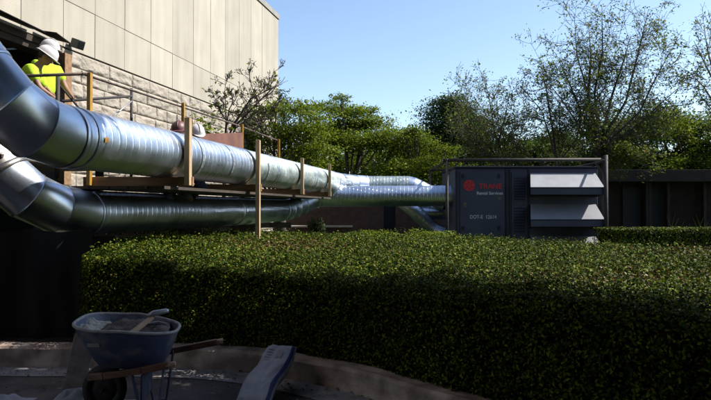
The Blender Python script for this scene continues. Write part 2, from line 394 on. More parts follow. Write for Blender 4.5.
# ------------------------------------------------------------------ large stone building at the left
K = .2075; WA = -7.275
wd = Vector((K,1,0)).normalized(); wn = Vector((1,-K,0)).normalized()     # along the wall, out of the wall
def wp(y, z, out=0.0): return Vector((WA+K*y, y, z)) + wn*out
bld = thing('stone_building', 'big pale stone building with smooth panels above a rough split face band', 'building', (-6,14,0))
def wquad(mb, y0, y1, z0, z1, out0, out1):   # slab on the wall between two outward offsets
    vs = [wp(y0,z0,out0),wp(y1,z0,out0),wp(y1,z0,out1),wp(y0,z0,out1),wp(y0,z1,out0),wp(y1,z1,out0),wp(y1,z1,out1),wp(y0,z1,out1)]
    mb.add(vs, [(0,3,2,1),(4,5,6,7),(0,1,5,4),(1,2,6,5),(2,3,7,6),(3,0,4,7)])
YE = 21.6; YS = -6.0; OP = 10.35
mb = MB(); wquad(mb, YS, YE-.02, 4.42, 8.60, -.5, -.03); wquad(mb, OP+.02, YE-.02, 0, 4.42, -.5, -.05)
a,b_ = wp(YE-.05,0,-.52), wp(YS,0,-.52)
mb.box((-14,YE-.5,0),(a.x,YE-.04,8.55))
mb.obj('wall_core', M['joint'], bld)
ys = [10.45,11.31,12.26,13.23,14.17,15.2,16.17,17.1,18.1,19.05,20.0,YE]
ys = [ys[0]-.97*k for k in range(17,0,-1)] + ys
mb = MB()
for i in range(len(ys)-1):
    o1 = random.uniform(-.003,.003)
    wquad(mb, ys[i]+.007, ys[i+1]-.007, 4.43, 5.25, -.05, o1); wquad(mb, ys[i]+.007, ys[i+1]-.007, 5.262, 8.39, -.05, -o1)
mb.box((-14,YE-.03,0),(wp(YE,0).x-.06,YE+.03,8.39))
mb.obj('stone_panels', M['panel'], bld)
mb = MB(); wquad(mb, YS, YE+.05, 8.42, 8.60, -.6, .035); mb.box((-14,YE-.4,8.42),(wp(YE,0,-.05).x-.55,YE+.12,8.59)); mb.obj('roof_coping', M['coping'], bld)
# split-face blocks
ch = .272; step = .018
nyv = int((YE-OP)/step); nzv = int(4.40/.018)
mb = MB(); rows = int(4.40/ch)+2; joints = []
for r in range(rows+1):
    e = []; t = OP-.3+random.uniform(0,.4)
    while t < YE+.6: e.append(t); t += random.uniform(.42,.85)
    joints.append(e)
for k in range(nzv+1):
    z = 4.40*k/nzv; r = int((4.40-z)/ch); fz = ((4.40-z)/ch)%1
    for i in range(nyv+1):
        y = OP+(YE-OP)*i/nyv
        e = joints[r]; dj = min(abs(y-t) for t in e); bi = sum(1 for t in e if t<y)
        d = min(dj, min(fz,1-fz)*ch)
        h = .020 + .035*min(1,d/.045)**.6 * (0.8+.7*noise.noise(Vector((bi*7.3,r*5.1,1)))) if d>.007 else .012
        h += .026*noise.fractal(Vector((y*4,z*7,bi*3+r)),1,2,5)*min(1,d/.03)
        mb.v.append(tuple(wp(y,z,-.03+max(0,h))))
for k in range(nzv):
    for i in range(nyv):
        a0 = k*(nyv+1)+i; mb.f.append((a0,a0+1,a0+nyv+2,a0+nyv+1))
shade(mb.obj('split_face_base', M['rock'], bld), 30)
# opening in the base, left of the jamb: dark room
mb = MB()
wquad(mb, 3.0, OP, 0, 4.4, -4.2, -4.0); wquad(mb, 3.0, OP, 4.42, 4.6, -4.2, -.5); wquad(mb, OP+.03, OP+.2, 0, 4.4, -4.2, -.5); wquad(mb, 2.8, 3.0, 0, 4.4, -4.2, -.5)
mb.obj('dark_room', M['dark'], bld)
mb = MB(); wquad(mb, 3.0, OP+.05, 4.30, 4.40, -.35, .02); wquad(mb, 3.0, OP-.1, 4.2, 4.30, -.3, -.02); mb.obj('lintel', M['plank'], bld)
# bent flashing sheets over the opening
for (ya,yb,zz) in ((8.15,9.62,4.47),(9.75,10.22,4.45)):
    mb = MB(); mb.add([wp(ya,zz+.05,0.03),wp(yb,zz+.02,.03),wp(yb,zz-.07,.34),wp(ya,zz-.02,.42),wp(ya,zz+.06,.03),wp(yb,zz+.03,.03),wp(yb,zz-.06,.345),wp(ya,zz-.01,.425)],
       [(0,3,2,1),(4,5,6,7),(0,1,5,4),(1,2,6,5),(2,3,7,6),(3,0,4,7)]); mb.obj('flashing', M['rust'], bld)
mb = MB(); wquad(mb, OP-.02, OP+.16, 2.0, 4.28, .0, .13); mb.obj('timber_jamb', M['beam'], bld, bevel=.006)
fl = thing('floodlight', 'small dark floodlight on the wall at the corner of the opening', 'floodlight', wp(10.6,4.5,.1))
mt = Matrix.Translation(wp(10.62,4.50,.16)) @ Matrix.Scale(.8,4) @ Matrix.Rotation(math.radians(-20),4,'Z') @ Matrix.Rotation(math.radians(20),4,'Y')
MB().box((-.12,-.10,-.10),(.10,.10,.10),mt).obj('housing', M['lamp'], fl, bevel=.01)
MB().bar(wp(10.62,4.5,-.03), wp(10.62,4.5,.12), .05).obj('bracket', M['rust'], fl)
MB().box((.10,-.08,-.08),(.107,.08,.08),mt).obj('lens', M['glass'], fl)

# ------------------------------------------------------------------ ducts
def path_smooth(pts, rad=.45, step=.02):
    """poly-line with rounded corners, resampled"""
    pts = [Vector(p) for p in pts]; out = [pts[0]]
    for i in range(1, len(pts)-1):
        a, b, c = pts[i-1:i+2]; r = min(rad, (a-b).length*.45, (c-b).length*.45)
        p0 = b+(a-b).normalized()*r; p1 = b+(c-b).normalized()*r
        for k in range(9):
            t = k/8; out.append(p0*(1-t)**2 + b*2*t*(1-t) + p1*t*t)
    out.append(pts[-1])
    res = [out[0]]; 
    for a, b in zip(out, out[1:]):
        L_ = (b-a).length; n_ = max(1, int(L_/step))
        res += [a+(b-a)*(k/n_) for k in range(1,n_+1)]
    return res
def duct_mesh(path, R, pitch=.13, ridge=.006, n=56, spiral=True, sag=0.0, rr=None):
    mb = MB(); prev = None; s = 0
    for i, p in enumerate(path):
        if i: s += (p-path[i-1]).length
        d = (path[min(i+1,len(path)-1)]-path[max(i-1,0)]).normalized()
        r = (d.cross(Vector((0,0,1))) if prev is None else prev-d*prev.dot(d)).normalized(); prev = r; u = d.cross(r)
        R0 = R if rr is None else rr(i/(len(path)-1))
        for k in range(n):
            a = 2*math.pi*k/n
            ph = (s/pitch + (k/n if spiral else 0))%1
            q = abs(ph-.5)*2                            # 1 at seam
            h = ridge*max(0,(q-.89)/.11)
            dent = .003*noise.noise(Vector((p.x*1.7+a, p.y*1.7, p.z*2+a*.5))) + .0008*noise.noise(Vector((s*9, a*4, R0*9)))
            mb.v.append(tuple(p+(r*math.cos(a)+u*math.sin(a))*(R0+h+dent)))
    m_ = len(path)
    for i in range(m_-1):
        for k in range(n):
            a = i*n+k; b = i*n+(k+1)%n; mb.f.append((a,a+n,b+n,b))
    mb.f.append(tuple(range(n))); mb.f.append(tuple((m_-1)*n+k for k in range(n))[::-1])
    return mb
def ring(parent, p, d, R, w=.05, h=.010, m='galv', name='collar'):
    d = Vector(d).normalized(); p = Vector(p)
    MB().tube([p-d*w/2, p-d*w*.45, p+d*w*.45, p+d*w/2], [R+.002, R+h, R+h, R+.002], 56, False).obj(name, M[m], parent, True)
def line(a0, y, z): return Vector((a0+K*y, y, z))
DA, DB = -4.255, -5.2
def sect(parent, p0, p1, R, m, pitch=.13, name='duct_section', ridge=.006):
    p0=Vector(p0);p1=Vector(p1); n_ = int((p1-p0).length/.0072); 
    shade(duct_mesh([p0+(p1-p0)*k/n_ for k in range(n_+1)], R, pitch, ridge).obj(name, M[m], parent), 60)
def elbow(parent, p0, b, p1, R, m, gores=4, name='elbow', lip=.012):
    p0,b,p1 = Vector(p0),Vector(b),Vector(p1)
    pts = [p0*(1-t)**2+b*2*t*(1-t)+p1*t*t for t in [k/gores for k in range(gores+1)]]
    mb = MB(); n=56; dirs=[]
    for i in range(len(pts)):
        if i==0: d=(b-p0)
        elif i==len(pts)-1: d=(p1-b)
        else: d=(pts[i+1]-pts[i]).normalized()+(pts[i]-pts[i-1]).normalized()
        dirs.append(d.normalized())
    # each gore is straight, and a standing seam marks each joint
    fine=[];fr=[]
    for i in range(gores):
        q=[0,.03,.97] if i<gores-1 else [0,.03,1]
        for t in q:
            fine.append((pts[i].lerp(pts[i+1],t), dirs[i].lerp(dirs[i+1],t).normalized(), R+(lip if (t==0 and i>0) else 0)))
    prev=None
    for p,d,r0 in fine:
        r=(d.cross(Vector((0,0,1))) if prev is None else prev-d*prev.dot(d)).normalized(); prev=r; u=d.cross(r)
        for k in range(n):
            a=2*math.pi*k/n; mb.v.append(tuple(p+(r*math.cos(a)+u*math.sin(a))*(r0+.004*noise.noise(p*2+Vector((a,0,0))))))
    for i in range(len(fine)-1):
        for k in range(n):
            a=i*n+k; b2=i*n+(k+1)%n; mb.f.append((a,a+n,b2+n,b2))
    shade(mb.obj(name, M[m], parent), 50)
    return dirs
RA, RB = .32, .295
dA = thing('upper_ventilation_duct', 'upper shiny spiral steel duct lying on the timber cross beams', 'duct', line(DA,9,2.3))
dA['group'] = 'steel ventilation ducts'
a1 = line(DA,6.10,2.33); ab = line(DA,5.50,2.33); rd_ = Vector((-.8,-.14,1.21)).normalized(); a0 = ab+rd_*.62
pA = ab+rd_*1.75; pB = pA+rd_*.5
elbow(dA, a0, ab, a1, RA, 'galv', 3); sect(dA, pA, a0, RA, 'galv', .2)
ring(dA, a1, wd, RA, .07); ring(dA, a1+wd*.16, wd, RA, .03); ring(dA, a0, rd_, RA, .04); ring(dA, ab+rd_*1.15, rd_, RA, .03)
elbow(dA, Vector((pB.x-.8,pB.y,pB.z+.12)), pB, pA, RA, 'galv', 3); sect(dA, Vector((-8.2,pB.y,pB.z+.12)), Vector((pB.x-.8,pB.y,pB.z+.12)), RA, 'galv', .3)
yc = [6.10, 10.55, 11.75, 14.6, 17.0]
for i,(m_,pt) in enumerate((('galv',.13),('galv_dull',.10),('galv_dull',.16),('galv_dull',.5))):
    sect(dA, line(DA,yc[i],2.33), line(DA,yc[i+1],2.33), RA, m_, pt)
    ring(dA, line(DA,yc[i+1],2.33), wd, RA, .06)
c0 = line(DA,17.0,2.33); cb = line(DA,18.1,2.30); c1 = Vector((.35,18.3,2.26))
elbow(dA, c0, cb, c1, RA, 'galv', 4); ring(dA, c1, (1,0,0), RA, .05)
c2 = Vector((1.72,18.3,2.26)); sect(dA, c1, c2-Vector((.1,0,0)), RA*.98, 'galv_dull', .10)
e1 = Vector((2.15,18.3,2.02)); e0=c2-Vector((.1,0,0)); elbow(dA, e0, c2, e1, RA*.98, 'galv', 3)
e2 = Vector((2.55,18.1,1.05)); e1b = Vector((1.92,18.15,1.75))
shade(duct_mesh(path_smooth([Vector((1.35,18.25,1.85)),Vector((1.75,18.1,1.55)),Vector((2.33,18.0,.96)),Vector((2.62,17.9,.84)),Vector((3.2,17.9,.84))],.2), .22, .14).obj('return_section', M['galv'], dA), 60)
ring(dA, Vector((2.38,17.98,.93)), (1,-.1,-.8), .22, .06)
sect(dA, e1, Vector((2.75,18.1,1.72)), RA*.98, 'galv', .2); sect(dA, Vector((2.0,18.2,1.45)), Vector((3.0,18.2,1.45)), .2, 'galv_dark', .2)

dB = thing('lower_ventilation_duct', 'lower darker steel duct under the platform, ending at the navy unit', 'duct', line(DB,10,1.5))
dB['group'] = 'steel ventilation ducts'
b1 = line(DB,7.9,1.54); bb = line(DB,7.0,1.56); rb_ = Vector((-.62,-.16,.83)).normalized(); b0 = bb+rb_*.55
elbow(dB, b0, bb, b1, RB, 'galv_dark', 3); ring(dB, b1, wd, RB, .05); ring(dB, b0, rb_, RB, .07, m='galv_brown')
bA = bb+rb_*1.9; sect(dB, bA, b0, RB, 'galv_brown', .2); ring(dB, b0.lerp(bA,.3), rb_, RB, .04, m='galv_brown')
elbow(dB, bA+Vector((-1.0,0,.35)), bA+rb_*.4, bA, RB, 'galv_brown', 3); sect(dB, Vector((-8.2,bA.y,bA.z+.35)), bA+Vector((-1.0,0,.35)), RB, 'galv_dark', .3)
b2 = line(DB,12.6,1.53); b3 = line(DB,15.6,1.55)
sect(dB, b1, b2, RB, 'galv_dark', .13); ring(dB, b2, wd, RB, .09); sect(dB, b2, b3, RB, 'galv_dark', .13); ring(dB, b3, wd, RB, .06)
f1 = Vector((-1.35,17.0,1.80)); f2 = Vector((-.95,17.15,1.93)); 
elbow(dB, b3, line(DB,16.5,1.56), f1, RB, 'galv', 4); elbow(dB, f1, Vector((-1.15,17.15,1.93)), f2, RB, 'galv', 2)
ring(dB, f2, (1,0,0), RB, .05); sect(dB, f2, Vector((3.0,17.15,1.95)), RB, 'galv', .11)

# small yellow sticker and strips of tape on the elbow joint
def duct_patch(y0, y1, a0, a1, m, name):
    mb = MB(); r = wd.cross(Vector((0,0,1))).normalized(); u = wd.cross(r)*-1
    for i in range(5):
        for j in range(9):
            a = a0+(a1-a0)*j/8; p = line(DA, y0+(y1-y0)*i/4, 2.33)+(r*math.cos(a)+u*-math.sin(a)*-1)*(RA+.014); mb.v.append(tuple(p))
    for i in range(4):
        for j in range(8): k=i*9+j; mb.f.append((k,k+1,k+10,k+9))
    mb.obj(name, m, dA)
duct_patch(6.33,6.39,math.radians(-8),math.radians(2),M['yellow'],'sticker')
tape = mat('foil_tape', (.55,.57,.60), .35, metal=.8)
for (y,a0_,a1_) in ((8.55,-60,70),(9.6,-30,60),(11.2,-70,20)): duct_patch(y,y+.06,math.radians(a0_),math.radians(a1_),tape,'tape_strip')
# ------------------------------------------------------------------ timber cradles, platform, guard rail
plat = thing('duct_platform', 'timber platform of cross beams and uprights that carries the ducts', 'platform', line(-4.5,11,0))
ysu = [7.98,10.5,13.1,15.5]; SP = -3.885; GP = -5.2
tops = [2.80,2.79,2.69,2.74]; bots = [1.90,0.0,1.9,1.9]
for i,y in enumerate(ysu):
    MB().bar((SP+K*y, y, bots[i]), (SP+K*y, y, tops[i]), .125,.07).obj('upright', M['lumber'], plat, bevel=.004)
    MB().bar((SP+K*y+.05, y+.075, 1.955), (GP+K*y-.1, y+.075, 1.955), .07, .125).obj('cross_beam', M['beam'], plat, bevel=.004)
    MB().bar((GP+K*y-.02, y+.17, 1.955-.07), (GP+K*y-.02, y+.17, 0), .09,.09).obj('leg', M['plank'], plat)
    MB().bar((GP+K*y+.30, y+.17, 1.155), (GP+K*y-.5, y+.17, 1.155), .07, .14).obj('lower_beam', M['plank'], plat)
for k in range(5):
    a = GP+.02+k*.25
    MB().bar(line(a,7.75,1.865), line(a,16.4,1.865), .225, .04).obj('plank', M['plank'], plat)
MB().bar(line(GP+.1,7.8,1.7), line(GP+.1,16.5,1.7), .05,.24).obj('ledger', M['plank'], plat)
MB().bar(line(GP-.3,8.5,1.16), line(GP-.3,16.5,1.16), .05,.12).obj('ledger', M['plank'], plat)
mb = MB()
for k in range(9):
    y = 8.4+k*.55
    mb.bar(line(GP+.1,y,.2), line(GP+.1,y+.6,1.05), .05,.03); mb.bar(line(GP+.13,y+.6,.2), line(GP+.13,y,1.05), .05,.03)
mb.obj('cross_bracing', M['plank'], plat)
# side deck between guard rail and building where the crew stands
deck = thing('work_deck', 'dark plank deck behind the upper duct in front of the wall opening', 'deck', (-4.6,8,0))
mb = MB()
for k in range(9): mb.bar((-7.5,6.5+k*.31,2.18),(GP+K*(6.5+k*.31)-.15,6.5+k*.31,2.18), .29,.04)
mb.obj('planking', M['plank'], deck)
for (x,y) in ((-4.2,6.6),(-5.6,6.6),(-5.4,8.9),(-3.8,8.9)): MB().bar((x,y,0),(x,y,2.15),.09).obj('leg', M['rust'], deck)

gr = thing('guard_rail', 'guard rail with yellow posts and a thin rusty top rail behind the upper duct', 'railing', line(GP,11,1.9))
for i,y in enumerate(ysu):
    MB().bar((GP+K*y, y, 1.90), (GP+K*y, y, (3.40,3.44,3.43,3.38)[i]), .075,.05).obj('post', M['yellow'], gr, bevel=.004)
for z in (3.37,):
    mb = MB(); mb.tube([line(GP-.04,7.9,z), line(GP-.04,13.1,z+.02), line(GP-.04,15.6,z-.02)], .018, 8); mb.obj('top_rail', M['rail'], gr, True)
MB().tube([(GP+K*7.98-.02,7.93,3.38),(-4.38,7.93,3.35),(-5.0,7.93,3.33)], .022, 8).obj('end_rail', M['rail'], gr, True)
sf = thing('scaffold_frame', 'dark steel tube scaffold frame against the rough stone beside the workers', 'scaffold', (-4.2,8.6,2))
P56 = px(57,75,8.05); P131 = px(131,88,9.6)
MB().tube([(P56.x,P56.y,2.0),(P56.x,P56.y,P56.z)], .027, 10).obj('standard', M['rust'], sf, True)
MB().tube([(P131.x,P131.y,1.9),P131], .022, 10).obj('standard', M['rust'], sf, True)
MB().tube([px(60,101,8.1), px(131,96,9.58)], .02, 8).obj('ledger', M['rust'], sf, True)
MB().tube([px(58,84,8.1), px(82,112,8.1)], .014, 8).obj('brace', M['rust'], sf, True)
MB().tube([px(131,101,9.55), px(108,120,8.9)], .012, 8).obj('brace', M['steel'], sf, True)
mb = MB(); q = [px(196,134,10.95), px(243,132.5,12.9), px(243,157,12.9), px(196,160,10.95)]
off = Vector((.02,.0,0)); mb.add(q+[p-off for p in q], [(0,1,2,3),(7,6,5,4),(0,4,5,1),(1,5,6,2),(2,6,7,3),(3,7,4,0)])
tag(mb.obj('plywood_sheet', M['ply']), 'red brown plywood sheet standing behind the duct by a yellow post', 'plywood')

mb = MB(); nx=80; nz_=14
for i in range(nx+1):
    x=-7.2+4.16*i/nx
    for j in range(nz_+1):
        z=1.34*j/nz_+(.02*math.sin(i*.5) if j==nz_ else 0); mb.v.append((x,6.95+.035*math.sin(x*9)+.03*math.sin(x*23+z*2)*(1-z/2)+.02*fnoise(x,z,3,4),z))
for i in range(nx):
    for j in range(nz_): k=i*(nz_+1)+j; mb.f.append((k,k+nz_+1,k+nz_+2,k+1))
tag(shade(mb.obj('shade_sheet', M['dark'])), 'added black sheet standing in for the deep shade under the ducts, left of the hedge', 'sheeting')  # black sheet added in place of the shade below the ducts
# ------------------------------------------------------------------ navy air handling unit
UX0,UX1,UY,UD = 2.74,6.67,16.5,2.5
un = thing('air_handling_unit', 'navy blue rental air handling unit with two pale rain hoods and lettering', 'hvac unit', (4.7,17.7,0))
MB().box((UX0,UY,.28),(UX1,UY+UD,2.69)).obj('cabinet', M['navy'], un, bevel=.02)
MB().box((UX0-.03,UY-.03,2.694),(UX1+.03,UY+UD,2.75)).obj('roof', M['navy2'], un, bevel=.01)
for x in (UX0+.1, UX1-.3):
    MB().box((x,UY+.1,0),(x+.2,UY+UD-.1,.276)).obj('skid', M['rust'], un)
yt0 = 16.5-.026
def ux(u): return (u-355.5)/F*UY
def uz(v): return CH+(HZ-v)/F*UY
def seam(u0,u1,v0,v1,d=.012,m='navy2',name='trim'):
    return MB().box((ux(u0),UY-d,uz(v1)),(ux(u1),UY-.001,uz(v0))).obj(name, M[m], un, bevel=.003)
MB().box((ux(460),UY-.022,.42),(ux(504.5),UY-.002,uz(171.5))).obj('door', M['navy'], un, bevel=.008)
seam(505.6,507.0,169,262,.03,'louvre'); seam(509.2,510.2,169,262,.03,'louvre'); seam(456,457.2,169,262,.02); seam(528,529.4,169,262,.03,'louvre')
MB().box((ux(511.5),UY-.018,.42),(ux(527.2),UY-.002,uz(171.5))).obj('side_panel', M['navy'], un, bevel=.008)
for (u,v) in ((463,228),(499,228),(463,176),(499,176)):
    MB().box((ux(u)-.03,UY-.05,uz(v)-.05),(ux(u)+.03,UY-.023,uz(v)+.05)).obj('latch', M['navy2'], un, bevel=.006)
HX0,HX1 = ux(530.5), ux(595.5)
for k,(zt,vis) in enumerate(((2.56,1),(1.71,1),(.83,1))):
    zo = zt-.405; yo = UY-.6; HXo = HX0-.17
    mb = MB(); t=.012
    mb.add([(HX0,UY-.003,zt),(HX1,UY-.003,zt),(HX1,yo,zo),(HXo,yo,zo),(HX0,UY-.003,zt-t),(HX1,UY-.003,zt-t),(HX1,yo,zo-t),(HXo,yo,zo-t)],
           [(0,3,2,1),(4,5,6,7),(0,1,5,4),(1,2,6,5),(2,3,7,6),(3,0,4,7)])
    hd = mb.obj('rain_hood', M['hood' if k==0 else 'hood_shaded'], un)
    MB().box((HXo,yo-.008,zo-.20),(HX1,yo+.012,zo-.013)).obj('lip', M['navy'], hd, bevel=.004)
    MB().box((HXo-.02,yo-.015,zo-.035),(HX1+.02,yo-.009,zo-.004)).obj('edge_strip', M['navy2'], hd)
    for xx,xw in ((HXo+.001,HX0+.001),(HX1-.012,HX1-.012)):
        MB().add([(xw,UY-.003,zt-t-.002),(xx,yo+.013,zo-t-.002),(xx,yo+.013,zo-.20),(xw,UY-.003,zo-.26),(xw+.012,UY-.003,zt-t-.002),(xx+.012,yo+.013,zo-t-.002),(xx+.012,yo+.013,zo-.20),(xw+.012,UY-.003,zo-.26)],
                 [(0,1,2,3),(7,6,5,4),(0,4,5,1),(1,5,6,2),(2,6,7,3),(3,7,4,0)]).obj('hood_side', M['navy'] , hd)
    MB().box((HX0+.03,UY-.02,zo-.24),(HX1-.03,UY-.003,zt-.06)).obj('filter_grille', M['louvre'], hd)
for k in range(14):
    u = 513+k*1.0
for (u,v0,v1) in ((519.5,176,200),(519.5,206,232)):
    mb = MB()
    for k in range(9): mb.box((ux(514),UY-.03,uz(v1)+k*(uz(v0)-uz(v1))/9),(ux(525),UY-.0185,uz(v1)+k*(uz(v0)-uz(v1))/9+.03))
    mb.obj('louvre_panel', M['navy2'], un)
for (u,v,w_,h_) in ((497,199.5,.12,.08),(463,207,.09,.12)): MB().box((ux(u),yt0,uz(v)),(ux(u)+w_,yt0+.003,uz(v)+h_)).obj('warning_plate', M['rail'], un)
def text(s, size, loc, m, parent, name, bold=0.0, shear=0.0, align='LEFT', sx=1.0, rot=(math.radians(90),0,0)):
    cu = bpy.data.curves.new(name, 'FONT'); cu.body = s; cu.size = size; cu.extrude = .002; cu.offset = bold; cu.shear = shear; cu.align_x = align
    o = bpy.data.objects.new('tmp', cu); C.objects.link(o); bpy.context.view_layer.update()
    me = bpy.data.meshes.new_from_object(o.evaluated_get(bpy.context.evaluated_depsgraph_get()))
    C.objects.unlink(o); bpy.data.objects.remove(o)
    mt = Matrix.Translation(loc) @ Matrix.Rotation(rot[2],4,'Z') @ Matrix.Rotation(rot[0],4,'X') @ Matrix.Diagonal((sx,1,1,1))
    me.transform(mt); me.materials.clear(); return link(name, me, m, parent)
yt = UY-.026
text('TRANE', .19, (ux(478.8),yt,uz(188.6)), M['red'], un, 'red_lettering', .004, sx=1.05)
text('Rental Services', .118, (ux(476.5),yt,uz(194.6)), M['white'], un, 'white_lettering', .003)
text('DOT-E', .14, (ux(469.5),yt,uz(218.6)), M['white'], un, 'number_lettering', .0015, sx=.86)
text('12614', .14, (ux(485.3),yt,uz(218.6)), M['white'], un, 'number_lettering', .0015, sx=.86)
cc = Vector((ux(469),yt,uz(185.5)))
mb = MB(); rr_ = .155; nn = 40
mb.add([(cc.x+math.cos(2*math.pi*k/nn)*rr_, yy, cc.z+math.sin(2*math.pi*k/nn)*rr_) for yy in (yt-.001,yt+.003) for k in range(nn)],
       [tuple(range(nn)), tuple(range(nn,2*nn))[::-1]]+[(k,(k+1)%nn,nn+(k+1)%nn,nn+k) for k in range(nn)])
rd = mb.obj('round_emblem', M['red'], un)
mb = MB()
for a in range(0,360,60):      # the emblem's thin spokes
    r_ = math.radians(a+15); mb.bar(cc+Vector((math.cos(r_)*.05,-.003,math.sin(r_)*.05)), cc+Vector((math.cos(r_+.5)*.13,-.003,math.sin(r_+.5)*.13)), .012,.003,up=(0,1,0))
mb.obj('emblem_lines', M['navy2'], rd)
# pipe frame around the unit
fr = thing('steel_pipe_frame', 'dark steel pipe frame standing around the navy unit', 'frame', (4.6,15.85,0))
fx0,fx1,fy = (447-355.5)/F*15.85,(606-355.5)/F*15.85,15.85
MB().tube([(fx0,fy,0),(fx0,fy,2.9)], .042, 10).obj('post', M['rust'], fr, True); MB().tube([(fx1,fy,0),(fx1,fy,3.0)], .055, 12).obj('post', M['rust'], fr, True)
for x in (fx0,fx1): MB().tube([(x,19.4,0),(x,19.4,2.85)], .04, 10).obj('post', M['rust'], fr, True); MB().tube([(x,fy,2.84),(x,19.4,2.82)], .03, 8).obj('side_rail', M['rust'], fr, True)
MB().tube([(fx0-.1,fy,2.86),(fx1+.05,fy,2.88)], .045, 10).obj('top_rail', M['rust'], fr, True)
MB().tube([(fx0,19.4,2.83),(fx1,19.4,2.82)], .035, 10).obj('top_rail', M['rust'], fr, True)
for sx_,x in ((1,fx0),(-1,fx1)): MB().bar((x,fy,2.45),(x+sx_*.32,fy,2.83), .03).obj('gusset', M['rust'], fr)

# ------------------------------------------------------------------ low walls and dark building behind
bw = thing('brown_garden_wall', 'low brown wall behind the ducts with a dark doorway', 'wall', (-1,21,0))
MB().box((-4.2,21.2,0),(1.0,21.5,1.8)).obj('masonry', M['brownwall'], bw); MB().box((1.42,21.2,0),(4.5,21.5,1.8)).obj('masonry', M['brownwall'], bw)
MB().box((1.0,21.35,0),(1.42,21.5,1.8)).obj('doorway', M['dark'], bw)
pl1 = thing('planter_wall', 'short low wall with pale coping left of the dark stems', 'planter', (-1.6,17.9,0), 'low planter walls')
MB().box((-1.9,17.9,0),(-1.42,18.2,1.02)).obj('masonry', M['brownwall'], pl1); MB().box((-1.93,17.87,1.024),(-1.39,18.23,1.07)).obj('coping', M['cap'], pl1)
pl2 = thing('planter_wall', 'longer low wall with pale coping under the straight duct', 'planter', (-.5,17.9,0), 'low planter walls')
MB().box((-.92,17.9,0),(-.12,18.2,1.02)).obj('masonry', M['brownwall'], pl2); MB().box((-.95,17.87,1.024),(-.09,18.23,1.07)).obj('coping', M['cap'], pl2)

db = thing('low_dark_building', 'low dark building with flat fascia and shaded doorways at the right', 'building', (15,25,0))
BY = 24.0
def bx_(u): return (u-355.5)/F*BY
def bz_(v): return CH+(HZ-v)/F*BY
MB().box((bx_(560),BY,0),(26,BY+6,2.62)).obj('wall', M['brownwall2'], db)
MB().box((bx_(555),BY-.9,2.624),(27,BY+6.2,3.08)).obj('fascia', M['fascia'], db, bevel=.01)
for (u0,u1) in ((624,640),(650,662)):
    d_ = MB().box((bx_(u0),BY-.03,.1),(bx_(u1),BY-.005,2.45)).obj('doorway', M['dark'], db)
    MB().box((bx_(u0)-.08,BY-.08,0),(bx_(u0)-.01,BY-.006,2.5)).obj('frame', M['fascia'], d_)
for u in (643,646,664,700): MB().box((bx_(u)-.05,BY-.35,0),(bx_(u)+.06,BY-.12,2.62)).obj('column', M['fascia'], db)

# ------------------------------------------------------------------ vegetation generators
def clump_tree(name, label, cat, base, clumps, lm, leaf=.13, dens=420, trunk=.14, bm='bark', group=None, flat=.5, shell=.55, seed=1):
    rs = random.Random(seed)
    t = thing(name, label, cat, base, group); B = Vector(base); mb = MB()
    top = max(c[0][2] for c in clumps)
    cen = sum((Vector(c[0]) for c in clumps), Vector())/len(clumps)
    fork = B.lerp(Vector((cen.x,cen.y,top)), .38); fork.z = max(.8,B.z+(top-B.z)*.30)
    mb.tube([B, B.lerp(fork,.5)+Vector((rs.uniform(-.08,.08),rs.uniform(-.08,.08),0)), fork], [trunk*1.25,trunk,trunk*.8], 8)
    P=[];Nn=[];S=[]
    for (c,r) in clumps:
        c = Vector(c); mid = fork.lerp(c,.5)+Vector((rs.uniform(-.3,.3),rs.uniform(-.3,.3),rs.uniform(-.1,.35)))
        mb.tube([fork, mid, c], [trunk*.45,trunk*.28,trunk*.12], 6)
        for _ in range(7):
            e = c+Vector((rs.gauss(0,.55)*r[0],rs.gauss(0,.55)*r[1],rs.gauss(0,.5)*r[2])); s_ = mid.lerp(c, rs.uniform(.2,1))
            mb.tube([s_, s_.lerp(e,.5)+Vector((0,0,.08)), e], [trunk*.1,trunk*.07,trunk*.03], 4, False)
        vol = r[0]*r[1]*r[2]*4.2; n_ = int(dens*vol**.75)
        # sub-tufts give the uneven outline
        nt_ = max(6,int(n_/55))
        for k in range(nt_):
            v = Vector((rs.gauss(0,1),rs.gauss(0,1),rs.gauss(0,1))).normalized()*rs.uniform(shell,1.08)
            q = c+Vector((v.x*r[0],v.y*r[1],v.z*r[2])); tr = rs.uniform(.16,.34)*min(1.3,max(r)**.5)
            for _ in range(int(n_/nt_)):
                d = Vector((rs.gauss(0,tr),rs.gauss(0,tr),rs.gauss(0,tr*flat))); P.append(q+d); Nn.append((v.x*.4,v.y*.4,1)); S.append(leaf)
    mb.obj('trunk', M[bm], t, True)
    leaves('crown', P, Nn, S, M[lm], t, .6)
    return t
def auto_clumps(cx, cy, cz, rx, ry, rz, n, cr, seed):
    rs = random.Random(seed); out = []
    for _ in range(n):
        while True:
            v = Vector((rs.uniform(-1,1),rs.uniform(-1,1),rs.uniform(-.9,1)))
            if v.length <= 1: break
        k = rs.uniform(.7,1.25); out.append(((cx+v.x*rx,cy+v.y*ry,cz+v.z*rz),(cr*k,cr*k,cr*k*.6)))
    return out
